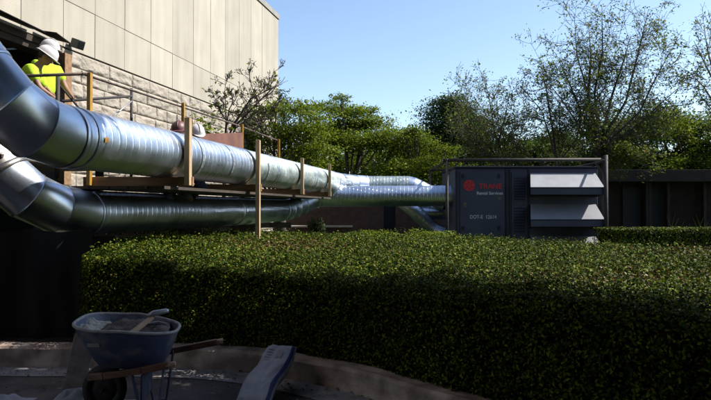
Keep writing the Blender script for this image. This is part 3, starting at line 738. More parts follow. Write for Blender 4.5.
def branch_tree(name, label, cat, base, limbs, lm, leafn=3, leaf=.11, trunk=.12, bm='bark', seed=1, levels=4, group=None, twl=1.0, spread=.6, tuft=.09, leafp=1.0, up=.12, fork=None, nlat=14):
    """open, thin-leaved tree: limbs = list of end points reached from the base; each limb keeps branching"""
    rs = random.Random(seed); t = thing(name, label, cat, base, group); B = Vector(base); mb = MB(); P=[];Nn=[];S=[]
    def rv(s): return Vector((rs.gauss(0,s),rs.gauss(0,s),rs.gauss(0,s)))
    def br(p, d, L_, r, lv):
        n_ = 4; pts=[p]; q=p.copy(); dd=d.copy(); dirs=[]
        for i in range(n_):
            dd = (dd+rv(.13)+Vector((0,0,up*.4))).normalized(); q = q+dd*L_/n_; pts.append(q); dirs.append(dd)
        mb.tube(pts, [max(.0055,r*(1-.6*i/n_)) for i in range(n_+1)], 5 if r<.02 else 7, False)
        if lv <= 1:
            for i in range(1,n_+1):
                if rs.random() < leafp*.8:
                    for _ in range(rs.randint(1,leafn)): P.append(pts[i]+rv(tuft)); Nn.append((0,0,1)); S.append(leaf)
        if lv > 0:
            for k in range(rs.randint(3,4) if lv>1 else 3):
                f = rs.uniform(.25,1); i = min(n_-1,int(f*n_)); s_ = pts[i].lerp(pts[i+1], f*n_-i)
                nd = (dirs[i]*(1-spread*.35)+rv(spread*.6)+Vector((0,0,up))).normalized()
                br(s_, nd, L_*rs.uniform(.42,.68), max(.004,r*.42), lv-1)
    if fork:
        fk = Vector(fork); mb.tube([B, B.lerp(fk,.35)+rv(.04), B.lerp(fk,.7)+rv(.04), fk], [trunk*1.3,trunk,trunk*.85,trunk*.75], 9); B = fk
    for (e, r, lv) in limbs:
        e = Vector(e); mid = B.lerp(e,.45)+rv(.18); mid.z += .1
        m0 = B+Vector((0,0,(e.z-B.z)*.16)); 
        pts=[B,m0.lerp(mid,.3),mid,mid.lerp(e,.5)+rv(.12),e]; mb.tube(pts,[r*1.1,r,r*.75,r*.5,r*.16],8)
        tot=(e-B).length
        for k in range(nlat):
            f = rs.uniform(.3,1); x=f*4; i=min(3,int(x)); s_=pts[i].lerp(pts[i+1],x-i); d0=(pts[i+1]-pts[i]).normalized()
            nd=(d0*.7+rv(spread)+Vector((0,0,up))).normalized()
            br(s_, nd, tot*rs.uniform(.13,.26)*twl*(1.15-f*.4), max(.006,r*.34*(1.2-f)), lv)
    mb.obj('trunk', M[bm], t, True)
    if P: leaves('crown', P, Nn, S, M[lm], t, .7)
    return t

# spreading bright trees behind the ducts
TG = 'spreading green trees behind the ducts'
def spread_clumps(spec, y, seed, rxy=(.85,.6,.28)):
    rs = random.Random(seed); out=[]
    for (u,v,k) in spec:
        p = px(u,v,y+rs.uniform(-1.2,1.2)); out.append(((p.x,p.y,p.z),(rxy[0]*k,rxy[1]*k,rxy[2]*k)))
    return out
s1 = [(252,112,.7),(246,135,.9),(262,148,1),(276,106,.8),(290,138,1.1),(310,128,1.1),(305,158,1.1),(248,155,1),(262,118,1),(285,112,1),(300,106,.9),(275,130,1.1),(300,128,1.2),(258,140,1),(285,148,1.2),(310,145,1.2),(262,160,1.1),(295,165,1.2),(250,128,.8),(318,118,.9),(270,172,1.1)]
s2 = [(342,112,1),(358,125,1.1),(335,138,1.2),(375,140,1.1),(318,138,1),(398,142,.9),(341,98,.6),(330,108,1),(355,112,1),(345,125,1.2),(372,124,1.1),(325,128,1.1),(362,140,1.3),(335,148,1.3),(388,134,1),(350,165,1.3),(322,168,1.1),(385,155,1.2),(312,108,.7),(370,110,.5)]
s3 = [(405,136,1),(420,142,1),(398,150,1.2),(425,156,1.2),(440,165,1),(405,168,1.3),(430,175,1.2),(388,172,1.2),(446,150,.8),(412,128,.5),(450,180,1)]
for (sp,by,x,lab,sd_) in ((s1,18.6,-2.2,'bright green spreading tree nearest the stone building, behind the duct',11),(s2,24,-.3,'tallest bright spreading tree, in the middle behind the ducts',12),(s3,23,2.6,'lower bright spreading tree just left of the navy unit',13)):
    clump_tree('spreading_tree', lab, 'tree', (x,by,0), spread_clumps(sp,by,sd_) if by>20 else [((c[0],18.6+(c[1]-18.6)*.45,c[2]),(r[0]*.85,r[1]*.6,r[2]*.85)) for c,r in spread_clumps(sp,by,sd_)], 'leafA', .105 if by>20 else .09, 1750 if by>20 else 2200, .13, 'bark', TG, .35, .25, sd_)
# dark tree and the belt behind
clump_tree('evergreen_tree', 'dark rounded evergreen standing out against the sky left of the navy unit', 'tree', (5.2,31,0),
   spread_clumps([(450,104,.8),(440,115,1),(460,112,1),(432,132,1),(455,130,1.3),(472,125,1),(445,148,1.3),(468,148,1.3),(425,148,.8),(480,140,1),(450,165,1.4),(478,168,1.3)],31,21,(1.15,1.1,.8)), 'leafB', .14, 800, .2, 'bark', None, .8, .2, 21)
BG = 'dense trees behind the low building'
for i,(u,v0,yy,rx,lab) in enumerate(((505,138,30,2.6,'dense green tree behind the navy unit, left one'),(556,128,31,2.7,'dense green tree behind the right half of the navy unit'),
      (600,118,30,2.6,'dense green tree behind the pipe frame post'),(650,103,31,3.0,'tall dense tree over the low dark building'),(700,100,30,3.0,'dense tree at the right edge over the dark building'),(745,105,31,3.0,'dense tree just past the right edge'))):
    c = px(u, v0, yy); hgt = c.z
    clump_tree('broadleaf_tree', lab, 'tree', (c.x,yy,0), auto_clumps(c.x,yy,hgt*.58,rx,1.6,hgt*.40,26,1.05,31+i), ('leafD','leafA','leafD')[i%3] if i not in (1,) else 'leafD', .15, 430, .22, 'bark', BG, .6, .2, 31+i)
# far belt so that nothing ends in a bare horizon
P=[];Nn=[];S=[]
for _ in range(26000):
    x = random.uniform(-40,75); y = random.uniform(48,54); h = 6.5+2.0*fnoise(x,0,.12,2)+1.2*fnoise(x,0,.5,4)
    z = h*random.random()**.6; P.append((x,y,z)); Nn.append((0,-.6,.8)); S.append(.75)
kind(tag(leaves('distant_woods', P, Nn, S, M['leafB']), 'dark far-off belt of woodland closing the view', 'woods'), 'stuff')
# open thin-leaved trees
def L3(y, *a): return [(px(u,v,y+dy), r, lv) for (u,v,dy,r,lv) in a]
OG = 'open branching trees'
branch_tree('thin_leaved_tree', 'small thin leaved tree with fanning branches over the left of the navy unit', 'tree', (5.3,21.5,0),
   L3(21.5,(464,88,0,0.036,2),(484,74,1,0.036,2),(460,118,-1,0.029,2),(512,82,-1,0.036,2),(498,105,1,0.029,2),(470,138,0,0.029,2),(532,108,0,0.029,2)), 'leafC', 3, .09, .1, 'bark', 41, 3, OG, 1.45,.85,.08,.42,.0,(5.5,21.5,2.3),19)
branch_tree('thin_leaved_tree', 'forked thin leaved tree with crossing limbs, in the middle above the unit', 'tree', (7.0,20.5,0),
   L3(20.5,(541,60,0,0.040,2),(520,85,-.6,0.036,2),(582,84,.8,0.032,2),(560,100,1,0.029,2),(508,122,-.5,0.029,2)), 'leafC', 3, .09, .1, 'bark', 42, 3, OG, 1.25,.85,.08,.42,.0,(6.9,20.5,2.5),18)
branch_tree('thin_leaved_tree', 'tallest open tree with light leafy crown above the right end of the unit', 'tree', (8.2,20.0,0),
   L3(20,(590,30,0,0.058,2),(632,35,1,0.054,2),(672,50,-.8,0.043,2),(556,52,.5,0.043,2),(612,60,.8,0.036,2),(688,80,0,0.036,2),(603,5,0,0.054,2),(548,82,-1,0.036,2),(650,8,0,0.050,2),(575,12,.4,0.036,2),(640,95,1,0.043,2),(628,148,-1,0.029,2),(652,158,-1.5,0.029,2),(668,130,-.5,0.032,2),(575,110,-.5,0.032,2)), 'leafC', 3, .095, .13, 'bark', 43, 3, OG, 1.3,.85,.10,.5,.0,(8.15,20,2.9),19)
branch_tree('thin_leaved_tree', 'open tree reaching in from beyond the right edge', 'tree', (13.6,20.5,0),
   L3(20.5,(695,40,0,0.050,2),(688,70,.5,0.050,2),(705,25,0,0.050,2),(740,10,0,0.058,2),(698,92,0,0.043,2),(770,40,0,0.050,2)), 'leafC', 2, .10, .15, 'bark2', 44, 3, OG, 1.1,.7,.07,.3,.04,(13.2,20.5,3.6),15)
branch_tree('bare_tree', 'nearly bare small tree spreading twigs across the stone wall', 'tree', (-3.12,13.9,0),
   L3(13.7,(274,68,0,0.025,2),(288,80,.4,0.024,2),(247,66,-.2,0.020,2),(226,76,0,0.017,2),(262,84,.8,0.020,2),(240,86,.2,0.017,2),(212,92,-.2,0.014,2),(284,100,.3,0.017,2)), 'leafA', 2, .09, .055, 'bark', 45, 2, None, .8,.6,.05,.04, .06,(-3.0,13.75,2.95),13)
clump_tree('leafy_shrub', 'sunlit leafy shrub between the stone wall and the duct beside the bare tree', 'shrub', (-3.9,12.6,0),
   [((px(u,v,12.4)),(.28*k,.28*k,.18*k)) for u,v,k in ((192,114,.7),(203,124,1),(212,118,.8),(214,131,1),(196,133,.9))], 'leafA', .10, 420, .04, 'bark', None, .5,.2,46)
clump_tree('conifer', 'dark slim conifer just beyond the corner of the stone building', 'tree', (-3.4,27.5,0),
   [((-3.42,27.5,z),(r,r,.5)) for z,r in ((2,1.1),(3,1.0),(4,.8),(5,.6),(5.8,.42),(6.5,.25))], 'leafB', .12, 700, .12, 'bark', None, .6,.2,47)
# low shrubs in the mid-ground
def shrub(name, label, x, y, rx, ry, h, lm, sd_, n=5000, leaf=.07):
    rs = random.Random(sd_); t = thing(name, label, 'shrub', (x,y,0)); P=[];Nn=[]
    MB().ell((x,y,h*.4),(rx*.88,ry*.88,h*.5),20,10).obj('branches', M['hedgecore'], t)
    for _ in range(n):
        v = Vector((rs.gauss(0,1),rs.gauss(0,1),abs(rs.gauss(0,1)))).normalized(); k = (rs.uniform(.88,1.04)+.10*fnoise(v.x*3+x,v.y*3+v.z,1.5,sd_))
        pw = .55; q = Vector((math.copysign(abs(v.x)**pw,v.x)*rx, math.copysign(abs(v.y)**pw,v.y)*ry, v.z**.5*h))*1
        P.append((x+q.x*k,y+q.y*k,q.z*k)); Nn.append((v.x,v.y,v.z+.3))
    leaves('foliage', P, Nn, [leaf]*n, M[lm], t, .6)
shrub('low_shrub', 'bright low shrub mound under the straight duct', 1.2,15.6,1.7,.8,1.02,'leafA',51,7000)
t = thing('low_hedge', 'long clipped low hedge in front of the low dark building', 'hedge', (9.6,15,0))
MB().box((6.45,14.5,0),(13.0,15.9,.98)).obj('branches', M['hedgecore'], t); P=[];Nn=[]
for _ in range(30000):
    x=6.25+6.9*random.random()**1.15; zt_=1.10+.05*fnoise(x,0,1.2,7)
    if random.random()<.6: P.append((x,random.uniform(14.25,16),zt_-abs(random.gauss(0,.03)))); Nn.append((0,0,1))
    elif random.random()<.12: P.append((6.3+.08*random.random(),random.uniform(14.3,16),random.uniform(.1,zt_))); Nn.append((-1,0,.25))
    else: P.append((x,14.3+.08*random.random(),random.uniform(.1,zt_))); Nn.append((0,-1,.25))
leaves('foliage', P, Nn, [.06]*len(P), M['hedgeleaf'], t, .5)
shrub('low_shrub', 'dark shrub with thin stems between the planter walls', -1.15,17.5,.28,.3,1.3,'leafB',53,900)
mb = MB()
tp = thing('spiky_plant', 'small pale spiky plant against the low dark building', 'plant', (12.0,20,0)); P=[]
for k in range(26):
    a = random.uniform(0,6.28); x = 12.0+random.uniform(-1.6,1.0); h = random.uniform(.9,1.45); mb.tube([(x,20,0),(x+math.cos(a)*.08,20+math.sin(a)*.08,h*.6),(x+math.cos(a)*.3,20+math.sin(a)*.2,h)],[.02,.015,.003],4,False)
mb.obj('leaf_blades', M['leafC'], tp)

# shade tree over the photographer: its crown keeps the foreground dark
cr = []
rs = random.Random(77)
for _ in range(270):
    x = rs.uniform(-1.6,10.5); y = rs.uniform(1.2,7.2); z = rs.uniform(5.0,8.5)
    x0 = x-(z-1)*.95; lim = float(np.interp(x0,[-5,-3.1,-2.5,-1.2,0,.8,1.6,3,5],[6.7,6.7,6.2,5.9,5.0,3.95,2.95,1.35,-.4]))+.165*(z-1)-.15
    if y > min(7.0,lim)-.85: y = min(7.1,lim)-.8-abs(rs.gauss(0,1.0))
    if x < 4.2: y = min(y, 5.5)
    cr.append(((x,y,z),(1.15,1.0,.7)))
clump_tree('shade_tree', 'large dense shade tree over the yard, beyond the edge of the photo', 'tree', (5.6,-2.9,0), cr, 'leafB', .40, 400, .3, 'bark', None, .8, .1, 78)

hb_ = thing('added_brick_building', 'unseen brown brick building added behind the viewpoint to cut sky light', 'building', (2,-7,0))  # unseen building, added to hold back sky light from behind
MB().box((-12,-12,0),(16,-6,9)).obj('wall', M['brownwall'], hb_); MB().box((-12.2,-12.2,9.004),(16.2,-5.8,9.4)).obj('roof', M['fascia'], hb_)
MB().box((-4.4,-5.8,3.9),(7.5,3.7,4.15)).obj('added_canopy_roof', M['fascia'], hb_)  # unseen canopy added to darken the yard and hedge front
for x in (-4.2,3.0,7.2): MB().box((x-.1,-2.2,0),(x+.1,-2.0,3.396)).obj('added_canopy_post', M['rust'], hb_)
for k in range(7):
    MB().box((-10+k*3.6,-5.99,1.0),(-8.4+k*3.6,-5.95,2.8)).obj('window', M['glass'], hb_)
    MB().box((-10+k*3.6,-5.99,4.4),(-8.4+k*3.6,-5.95,6.2)).obj('window', M['glass'], hb_)
# ------------------------------------------------------------------ wheelbarrow
WX, WY, WR = -1.735, 4.72, math.radians(9)
wb = thing('wheelbarrow', 'blue wheelbarrow with mortar crusted tray and wooden handles, parked by the kerb', 'wheelbarrow', (WX,WY,0))
WM = Matrix.Translation((WX,WY,0)) @ Matrix.Rotation(WR,4,'Z') @ Matrix.Diagonal((.88,.92,1,1))
def tray_ring(z, x0, x1, w, p, bow=0, n=56):
    cx=(x0+x1)/2; ax=(x1-x0)/2; vs=[]
    for k in range(n):
        a=2*math.pi*k/n; c,s=math.cos(a),math.sin(a)
        x=math.copysign(abs(c)**(2/p),c)*ax; wv = w*(1-.26*max(0,x/ax)**1.3)*1.04; y=math.copysign(abs(s)**(2/p),s)*wv
        vs.append(Vector((cx+x,y,z-.06*max(0,x/ax)+bow*(max(0,-x/ax))**2)))
    return vs
def loft(rings, m, name, parent, close=True):
    mb=MB(); n=len(rings[0])
    for r in rings: mb.v += [tuple(WM@p) for p in r]
    for i in range(len(rings)-1):
        for k in range(n): mb.f.append((i*n+k,i*n+(k+1)%n,(i+1)*n+(k+1)%n,(i+1)*n+k))
    if close: mb.f.append(tuple((len(rings)-1)*n+k for k in range(n)))
    return shade(mb.obj(name, M[m], parent), 50)
t_out=[tray_ring(.705,-.46,.38,.385,3.3,.035),tray_ring(.66,-.445,.368,.375,3.3,.03),tray_ring(.52,-.36,.31,.32,3.2,.01),tray_ring(.415,-.27,.25,.26,3.5),tray_ring(.40,-.23,.21,.21,3.5)]
tr = loft(t_out,'tray','tray',wb)
t_in=[tray_ring(.700,-.450,.372,.375,3.3,.035),tray_ring(.52,-.35,.30,.31,3.2,.01),tray_ring(.43,-.26,.24,.25,3.5),tray_ring(.415,-.2,.2,.15,3.5)]
loft(t_in,'tray','tray_inside',tr)
rim=[]; rg=tray_ring(.705,-.462,.382,.387,3.3,.035)
MB().tube([WM@p for p in rg]+[WM@rg[0]], .0125, 8, False).obj('rolled_rim', M['traylip'], tr, True)
# mortar: dark wet heap and pale dried crust on the nose side
def heap(x0,x1,w,zb,m,name,f):
    mb=MB(); nx,ny=34,30
    for i in range(nx+1):
        for j in range(ny+1):
            a=i/nx*2-1; b=j/ny*2-1
            # square -> rounded
            r=max(abs(a),abs(b)); q=math.hypot(a,b); k=(r/q if q>0 else 0)*.35+.65
            x=(x0+x1)/2+a*k*(x1-x0)/2; y=b*k*w; mb.v.append(tuple(WM@Vector((x,y,f(x,y)))))
    for i in range(nx):
        for j in range(ny):
            c=i*(ny+1)+j; mb.f.append((c,c+1,c+ny+2,c+ny+1))
    return shade(mb.obj(name,M[m],tr),80)
heap(-.395,.30,.29,.55,'wetmix','wet_mortar',lambda x,y:.632+.075*math.exp(-((x+.05)**2+(y-.08)**2)/.05)+.03*fnoise(x,y,9,2)+.018*fnoise(x,y,28,3))
heap(-.435,-.12,.33,.6,'drymix','dried_crust',lambda x,y:.625+.30*(-.17-x)+.030*fnoise(x,y,12,4)+.012*fnoise(x,y,40,6)-.10*max(0,abs(y)-.2))
text('JACKSON', .042, (0,0,0), M['white'], tr, 'maker_lettering', .001) if False else None
mb=MB(); sp=[WM@Vector(p) for p in ((-.30,-.352,.62),(-.20,-.366,.62),(-.20,-.352,.59),(-.30,-.338,.59))]
MB().add(sp+[p+WM.to_3x3()@Vector((0,-.006,0)) for p in sp],[(0,1,2,3),(7,6,5,4),(0,4,5,1),(1,5,6,2),(2,6,7,3),(3,7,4,0)]).obj('worn_label', M['traylip'], tr)
for s in (-1,1):
    pts=[Vector((-.34,s*.15,.325)),Vector((-.20,s*.21,.345)),Vector((.12,s*.27,.39)),Vector((.34 if s<0 else .70,s*.29,.425 if s<0 else .47))]
    pts=[WM@p for p in pts]; mb=MB()
    for a,b in zip(pts,pts[1:]): mb.bar(a,b,.042,.05)
    h=mb.obj('handle', M['handle'], wb, bevel=.006)
    MB().tube([pts[-1]-(pts[-1]-pts[-2]).normalized()*.02, pts[-1]+(pts[-1]-pts[-2]).normalized()*.05], .022, 10).obj('worn_tip', M['tip'], h, True)
    l0=WM@Vector((.02,s*.24,.40)); l1=WM@Vector((.12,s*.25,.02)); l2=WM@Vector((.30,s*.26,.42))
    l1b=WM@Vector((.24,s*.25,.02))
    MB().bar(l0,l1,.035,.012).bar(l1,l1b,.035,.012).bar(l1b,l2,.035,.012).obj('leg', M['tray'], wb, bevel=.003)
MB().box((.10,-.235,.12),(.115,.235,.34),WM).obj('leg_brace', M['tray'], wb, bevel=.004)
wc=WM@Vector((-.26,.05,.185)); ax=WM.to_3x3()@Vector((0,1,0)); fx=WM.to_3x3()@Vector((1,0,0))
mb=MB(); nmaj,nmin=40,12
for i in range(nmaj):
    a=2*math.pi*i/nmaj; d=fx*math.cos(a)+Vector((0,0,1))*math.sin(a)
    for j in range(nmin):
        b=2*math.pi*j/nmin; mb.v.append(tuple(wc+d*(.145+.045*math.cos(b))+ax*.042*math.sin(b)))
for i in range(nmaj):
    for j in range(nmin): mb.f.append((i*nmin+j,((i+1)%nmaj)*nmin+j,((i+1)%nmaj)*nmin+(j+1)%nmin,i*nmin+(j+1)%nmin))
wh=mb.obj('wheel', M['rubber'], wb, True)
MB().tube([wc-ax*.03,wc-ax*.02,wc+ax*.02,wc+ax*.03],[.05,.115,.115,.05],24).obj('rim', M['rust'], wh, True)
MB().tube([wc-ax*.13,wc+ax*.13],.012,10).obj('axle', M['rust'], wh, True)
# trowel lying on the mortar
tw = thing('brick_trowel', 'wooden handled trowel resting across the wheelbarrow tray', 'trowel', WM@Vector((.12,-.1,.68)))
def W(x,y,z): return WM@Vector((x,y,z))
mb=MB().bar(W(.02,-.30,.66),W(.16,-.04,.745),.035,.03); mb.obj('wooden_shaft', M['tip'], tw, bevel=.006)
MB().tube([W(.15,-.055,.742),W(.17,-.03,.765),W(.20,-.02,.775)],.009,8).obj('shank', M['steel'], tw, True)
MB().tube([W(.13,-.06,.765),W(.17,-.05,.775),W(.27,.0,.785),W(.295,.005,.785)],[.016,.024,.02,.014],12).obj('grip', M['steel'], tw, True)
mb=MB(); bl=[W(.03,-.31,.655),W(-.07,-.26,.62),W(-.12,-.42,.60),W(.0,-.36,.64)]
q=[W(.06,-.10,.70),W(.19,.06,.70),W(.25,.20,.655),W(.02,.08,.655)]
mb.add(q+[p+Vector((0,0,-.006)) for p in q],[(0,1,2,3),(7,6,5,4),(0,4,5,1),(1,5,6,2),(2,6,7,3),(3,7,4,0)]); mb.obj('blade', M['steel'], tw)
# board leaning on the far side
bd=MB(); A=Vector((-2.43,5.18,.012)); Bq=Vector((-2.21,4.93,.56)); bd.bar(A,Bq,.17,.022,up=(.2,-1,0)); tag(bd.obj('leaning_board', M['board'], bevel=.004), 'cement splashed board leaning behind the left side of the wheelbarrow', 'board')
# ------------------------------------------------------------------ cement bag and debris
def bag(name, label, c, rot, L_, Wd, T, m, sd_, lumps=.02):
    t=thing(name,label,'bag',c); mt=Matrix.Translation(c)@rot
    mb=MB(); nx,ny=26,18
    def h(a,b): return T*max(0,(1-abs(a)**5))**.5*max(0,(1-abs(b)**4))**.5
    for side in (1,-1):
        o=len(mb.v)
        for i in range(nx+1):
            for j in range(ny+1):
                a=i/nx*2-1;b=j/ny*2-1
                wr=lumps*fnoise(a*2+sd_,b*2,1.5,sd_)+.4*lumps*fnoise(a*5,b*4,2,sd_)
                edge=1-.06*abs(a)**6*(1 if side>0 else 1)
                mb.v.append(tuple(mt@Vector((a*L_/2,b*Wd/2*edge+.012*math.sin(a*5+sd_),side*(h(a,b)*.5)+wr))))
        for i in range(nx):
            for j in range(ny):
                k=o+i*(ny+1)+j; f=(k,k+1,k+ny+2,k+ny+1); mb.f.append(f if side<0 else f[::-1])
    body=shade(mb.obj('bag_body',M[m],t),70)
    return t,mt,h,lumps
rot = Matrix.Rotation(math.radians(-103),4,'Z') @ Matrix.Rotation(math.radians(22),4,'Y')
# local x runs down from the kerb toward the camera
t,mt,h,lp = bag('cement_bag','white paper cement bag with a blue side stripe leaning on the kerb',(-.745,5.10,.185),Matrix.Rotation(math.radians(-106),4,'Z')@Matrix.Rotation(math.radians(24),4,'Y'),.78,.30,.13,'bag',3.3,.014)
def patch(a0,a1,b0,b1,m,name):
    mb=MB(); nx,ny=14,6
    for i in range(nx+1):
        for j in range(ny+1):
            a=a0+(a1-a0)*i/nx; b=b0+(b1-b0)*j/ny; sd_=3.3
            wr=lp*fnoise(a*2+sd_,b*2,1.5,sd_)+.4*lp*fnoise(a*5,b*4,2,sd_)
            mb.v.append(tuple(mt@Vector((a*.39,b*.15*(1-.06*abs(a)**6)+.012*math.sin(a*5+sd_),h(a,b)*.5+wr+.004))))
    for i in range(nx):
        for j in range(ny):
            k=i*(ny+1)+j; mb.f.append((k,k+ny+1,k+ny+2,k+1))
    shade(mb.obj(name,M[m],t),80)
patch(-.9,.97,.78,.95,'bagblue','blue_stripe'); patch(-.66,-.40,.02,.42,'baggrey','printed_panel'); 
for k in range(5): patch(-.70+.09*k,-.67+.09*k,-.62,-.25,'baggrey','printed_line')
mb=MB(); nx=26
for i in range(nx+1):
    for j in range(nx+1):
        a=i/nx*2-1;b=j/nx*2-1; r=math.hypot(a,b)
        z=.012+max(0,1-r*r)*.13*(.6+1.1*abs(fnoise(a,b,1.8,8)))+.05*abs(fnoise(a,b,4,3))*max(0,1-r); mb.v.append((-2.17+a*.27+.1*b,4.84+b*.16,z*1.0))
for i in range(nx):
    for j in range(nx): k=i*(nx+1)+j; mb.f.append((k,k+nx+1,k+nx+2,k+1))
tag(shade(mb.obj('crumpled_sack',M['sheet']),35),'crumpled grey blue plastic sack on the ground below the wheelbarrow','sack')
mb=MB(); nx=18
for i in range(nx+1):
    for j in range(nx+1):
        a=i/nx*2-1;b=j/nx*2-1; r=math.hypot(a,b)
        mb.v.append((-2.86+a*.20,4.93+b*.12,.01+max(0,1-r*r)*.06*(.6+1.2*abs(fnoise(a,b,2,15)))))
for i in range(nx):
    for j in range(nx): k=i*(nx+1)+j; mb.f.append((k,k+nx+1,k+nx+2,k+1))
tag(shade(mb.obj('crumpled_paper',M['bag']),35),'pale crumpled paper scrap on the ground at the bottom left corner','litter')
# leaf litter and grit on the yard
P=[];Nn=[];S=[]
for _ in range(1100):
    k=random.randrange(10,len(KL)-14); p=offs(KL,-abs(random.gauss(.1,.45)))[k] if False else KL[k]; o_=abs(random.gauss(0,.35))+.03
    x=p[0]+random.uniform(-.3,.3)-.2*o_; y=p[1]-o_-.03
    if not (-4.5<x<1.5): continue
    P.append((x,y,.024)); Nn.append((0,0,2.5)); S.append(random.choice((.018,.03,.045)))
kind(tag(leaves('leaf_litter',P,Nn,S,mat('dry_leaf',(.10,.06,.035),.8,col2=(.22,.17,.12),island=True)), 'dry leaves and grit scattered along the gutter', 'litter'),'stuff')

# ------------------------------------------------------------------ people
def evalmesh(o):
    bpy.context.view_layer.update(); me = bpy.data.meshes.new_from_object(o.evaluated_get(bpy.context.evaluated_depsgraph_get())); return me
def skinned(verts, edges, radii, extra=None, voxel=.014, root=0, name='body'):
    me=bpy.data.meshes.new('tmp'); me.from_pydata([tuple(v) for v in verts],edges,[]); o=bpy.data.objects.new('tmp',me); C.objects.link(o)
    md=o.modifiers.new('s','SKIN'); 
    if not me.skin_vertices: 
        bpy.context.view_layer.objects.active=o
    for i,r in enumerate(radii):
        rr=(r,r) if not hasattr(r,'__len__') else r
        me.skin_vertices[0].data[i].radius=rr; me.skin_vertices[0].data[i].use_root=(i==root)
    sb=o.modifiers.new('u','SUBSURF'); sb.levels=2; sb.render_levels=2
    m1=evalmesh(o); bpy.data.objects.remove(o)
    vs=[tuple(v.co) for v in m1.vertices]; fs=[tuple(p.vertices) for p in m1.polygons]
    mb=MB(); mb.add(vs,fs)
    if extra: mb.add(extra.v,extra.f)
    o2=mb.obj('tmp2',None); rm=o2.modifiers.new('r','REMESH'); rm.mode='VOXEL'; rm.voxel_size=voxel
    sm_=o2.modifiers.new('sm','SMOOTH'); sm_.iterations=3; sm_.factor=.5
    m2=evalmesh(o2); bpy.data.objects.remove(o2); m2.materials.clear(); return m2
def person(label, base, yaw, J, shirt, hat, extras='', group=None, sleeve=True):
    """J: joint positions in the local frame (+y is where the person faces), base at the feet"""
    t=thing('person',label,'person',base,group); T=Matrix.Translation(base)@Matrix.Rotation(yaw,4,'Z')
    names=list(J); vs=[T@Vector(J[n]) for n in names]; ix={n:i for i,n in enumerate(names)}
    E=[('pelvis','waist'),('waist','chest'),('chest','neck'),('neck','head')]
    for s in 'lr':
        E+=[('chest','sh'+s),('sh'+s,'el'+s),('el'+s,'wr'+s),('wr'+s,'pa'+s),('pelvis','hi'+s),('hi'+s,'kn'+s),('kn'+s,'an'+s),('an'+s,'to'+s)]
    R={'pelvis':(.14,.11),'waist':(.13,.10),'chest':(.15,.11),'neck':.055,'head':.06}
    for s in 'lr': R.update({'sh'+s:.062,'el'+s:.042,'wr'+s:.028,'pa'+s:(.034,.018),'hi'+s:.09,'kn'+s:.06,'an'+s:.042,'to'+s:.04})
    rad=[R[n] for n in names]; edges=[(ix[a],ix[b]) for a,b in E]
    hd=T@Vector(J['head']); f=(T.to_3x3()@Vector(J.get('_face',(0,1,0)))).normalized() if '_face' in J else T.to_3x3()@Vector((0,1,0))
    up=(hd-(T@Vector(J['neck']))).normalized(); f=(f-up*f.dot(up)).normalized(); rt=f.cross(up)
    Hm=Matrix((( rt.x,f.x,up.x),(rt.y,f.y,up.y),(rt.z,f.z,up.z)))
    ex=MB(); c=hd+up*.07
    ex.ell(c,(.076,.095,.118),20,14,mtx=Hm); ex.ell(c+f*.045-up*.065,(.05,.055,.05),12,8,mtx=Hm)      # skull, jaw
    ex.ell(c+f*.10-up*.02,(.014,.022,.026),8,6,mtx=Hm); ex.ell(c+f*.088-up*.062,(.025,.014,.010),8,6,mtx=Hm)  # nose, lips
    for s in (-1,1): ex.ell(c+rt*s*.078-up*.01,(.012,.022,.034),8,6,mtx=Hm); ex.ell(c+f*.082+rt*s*.03+up*.022,(.018,.012,.008),8,6,mtx=Hm)
    for s in 'lr':        # palm with four fingers and a thumb
        w_=T@Vector(J['wr'+s]); p_=T@Vector(J['pa'+s]); d=(p_-w_).normalized(); sd2=d.cross(Vector((0,0,1)))
        if sd2.length<.2: sd2=T.to_3x3()@Vector((0,1,0))
        sd2.normalize(); nn_=d.cross(sd2)
        for k in range(4):
            b0=p_+sd2*(k-1.5)*.019+d*.02; ln=(.062,.075,.070,.055)[k]; ex.tube([b0,b0+d*ln*.5,b0+d*ln*.9+nn_*ln*.25],[.0095,.009,.007],8)
        ex.tube([p_-sd2*.03-d*.03,p_-sd2*.055+d*.0,p_-sd2*.062+d*.03],[.012,.011,.008],8)
    me=skinned(vs,edges,rad,ex,.012,ix['pelvis'])
    o=link('body',me,M['skin'],t,True)
    def cloth(nm, segs, rads, m, vx=.016, extra=None):
        nn2=[];vv=[];rr=[]
        for a,b in segs:
            for n_ in (a,b):
                if n_ not in nn2: nn2.append(n_); vv.append(T@Vector(J[n_]) if n_ in J else None); rr.append(rads[n_])
        ee=[(nn2.index(a),nn2.index(b)) for a,b in segs]
        me=skinned(vv,ee,rr,extra,vx,0); return link(nm,me,M[m],t,True)
    for s in 'lr':
        J['sl'+s]=tuple(Vector(J['sh'+s]).lerp(Vector(J['el'+s]),.72 if sleeve else 1)); J['an2'+s]=tuple(Vector(J['an'+s])+Vector((0,0,.02)))
    J['hem']=tuple(Vector(J['pelvis']).lerp(Vector(J['waist']),.15)); J['col']=tuple(Vector(J['chest']).lerp(Vector(J['neck']),.6))
    cl=[('hem','waist'),('waist','chest'),('chest','col')]; cr_={'hem':(.185,.14),'waist':(.17,.135),'chest':(.185,.14),'col':.085}
    for s in 'lr': cl+=[('chest','sh'+s),('sh'+s,'sl'+s)]; cr_.update({'sh'+s:.09,'sl'+s:.07,'el'+s:.065})
    cloth('shirt',cl,cr_,shirt)
    tl=[]; tr_={'pelvis':(.175,.13)}
    for s in 'lr': tl+=[('pelvis','hi'+s),('hi'+s,'kn'+s),('kn'+s,'an2'+s)]; tr_.update({'hi'+s:.11,'kn'+s:.082,'an2'+s:.07})
    cloth('trousers',tl,tr_,'denim')
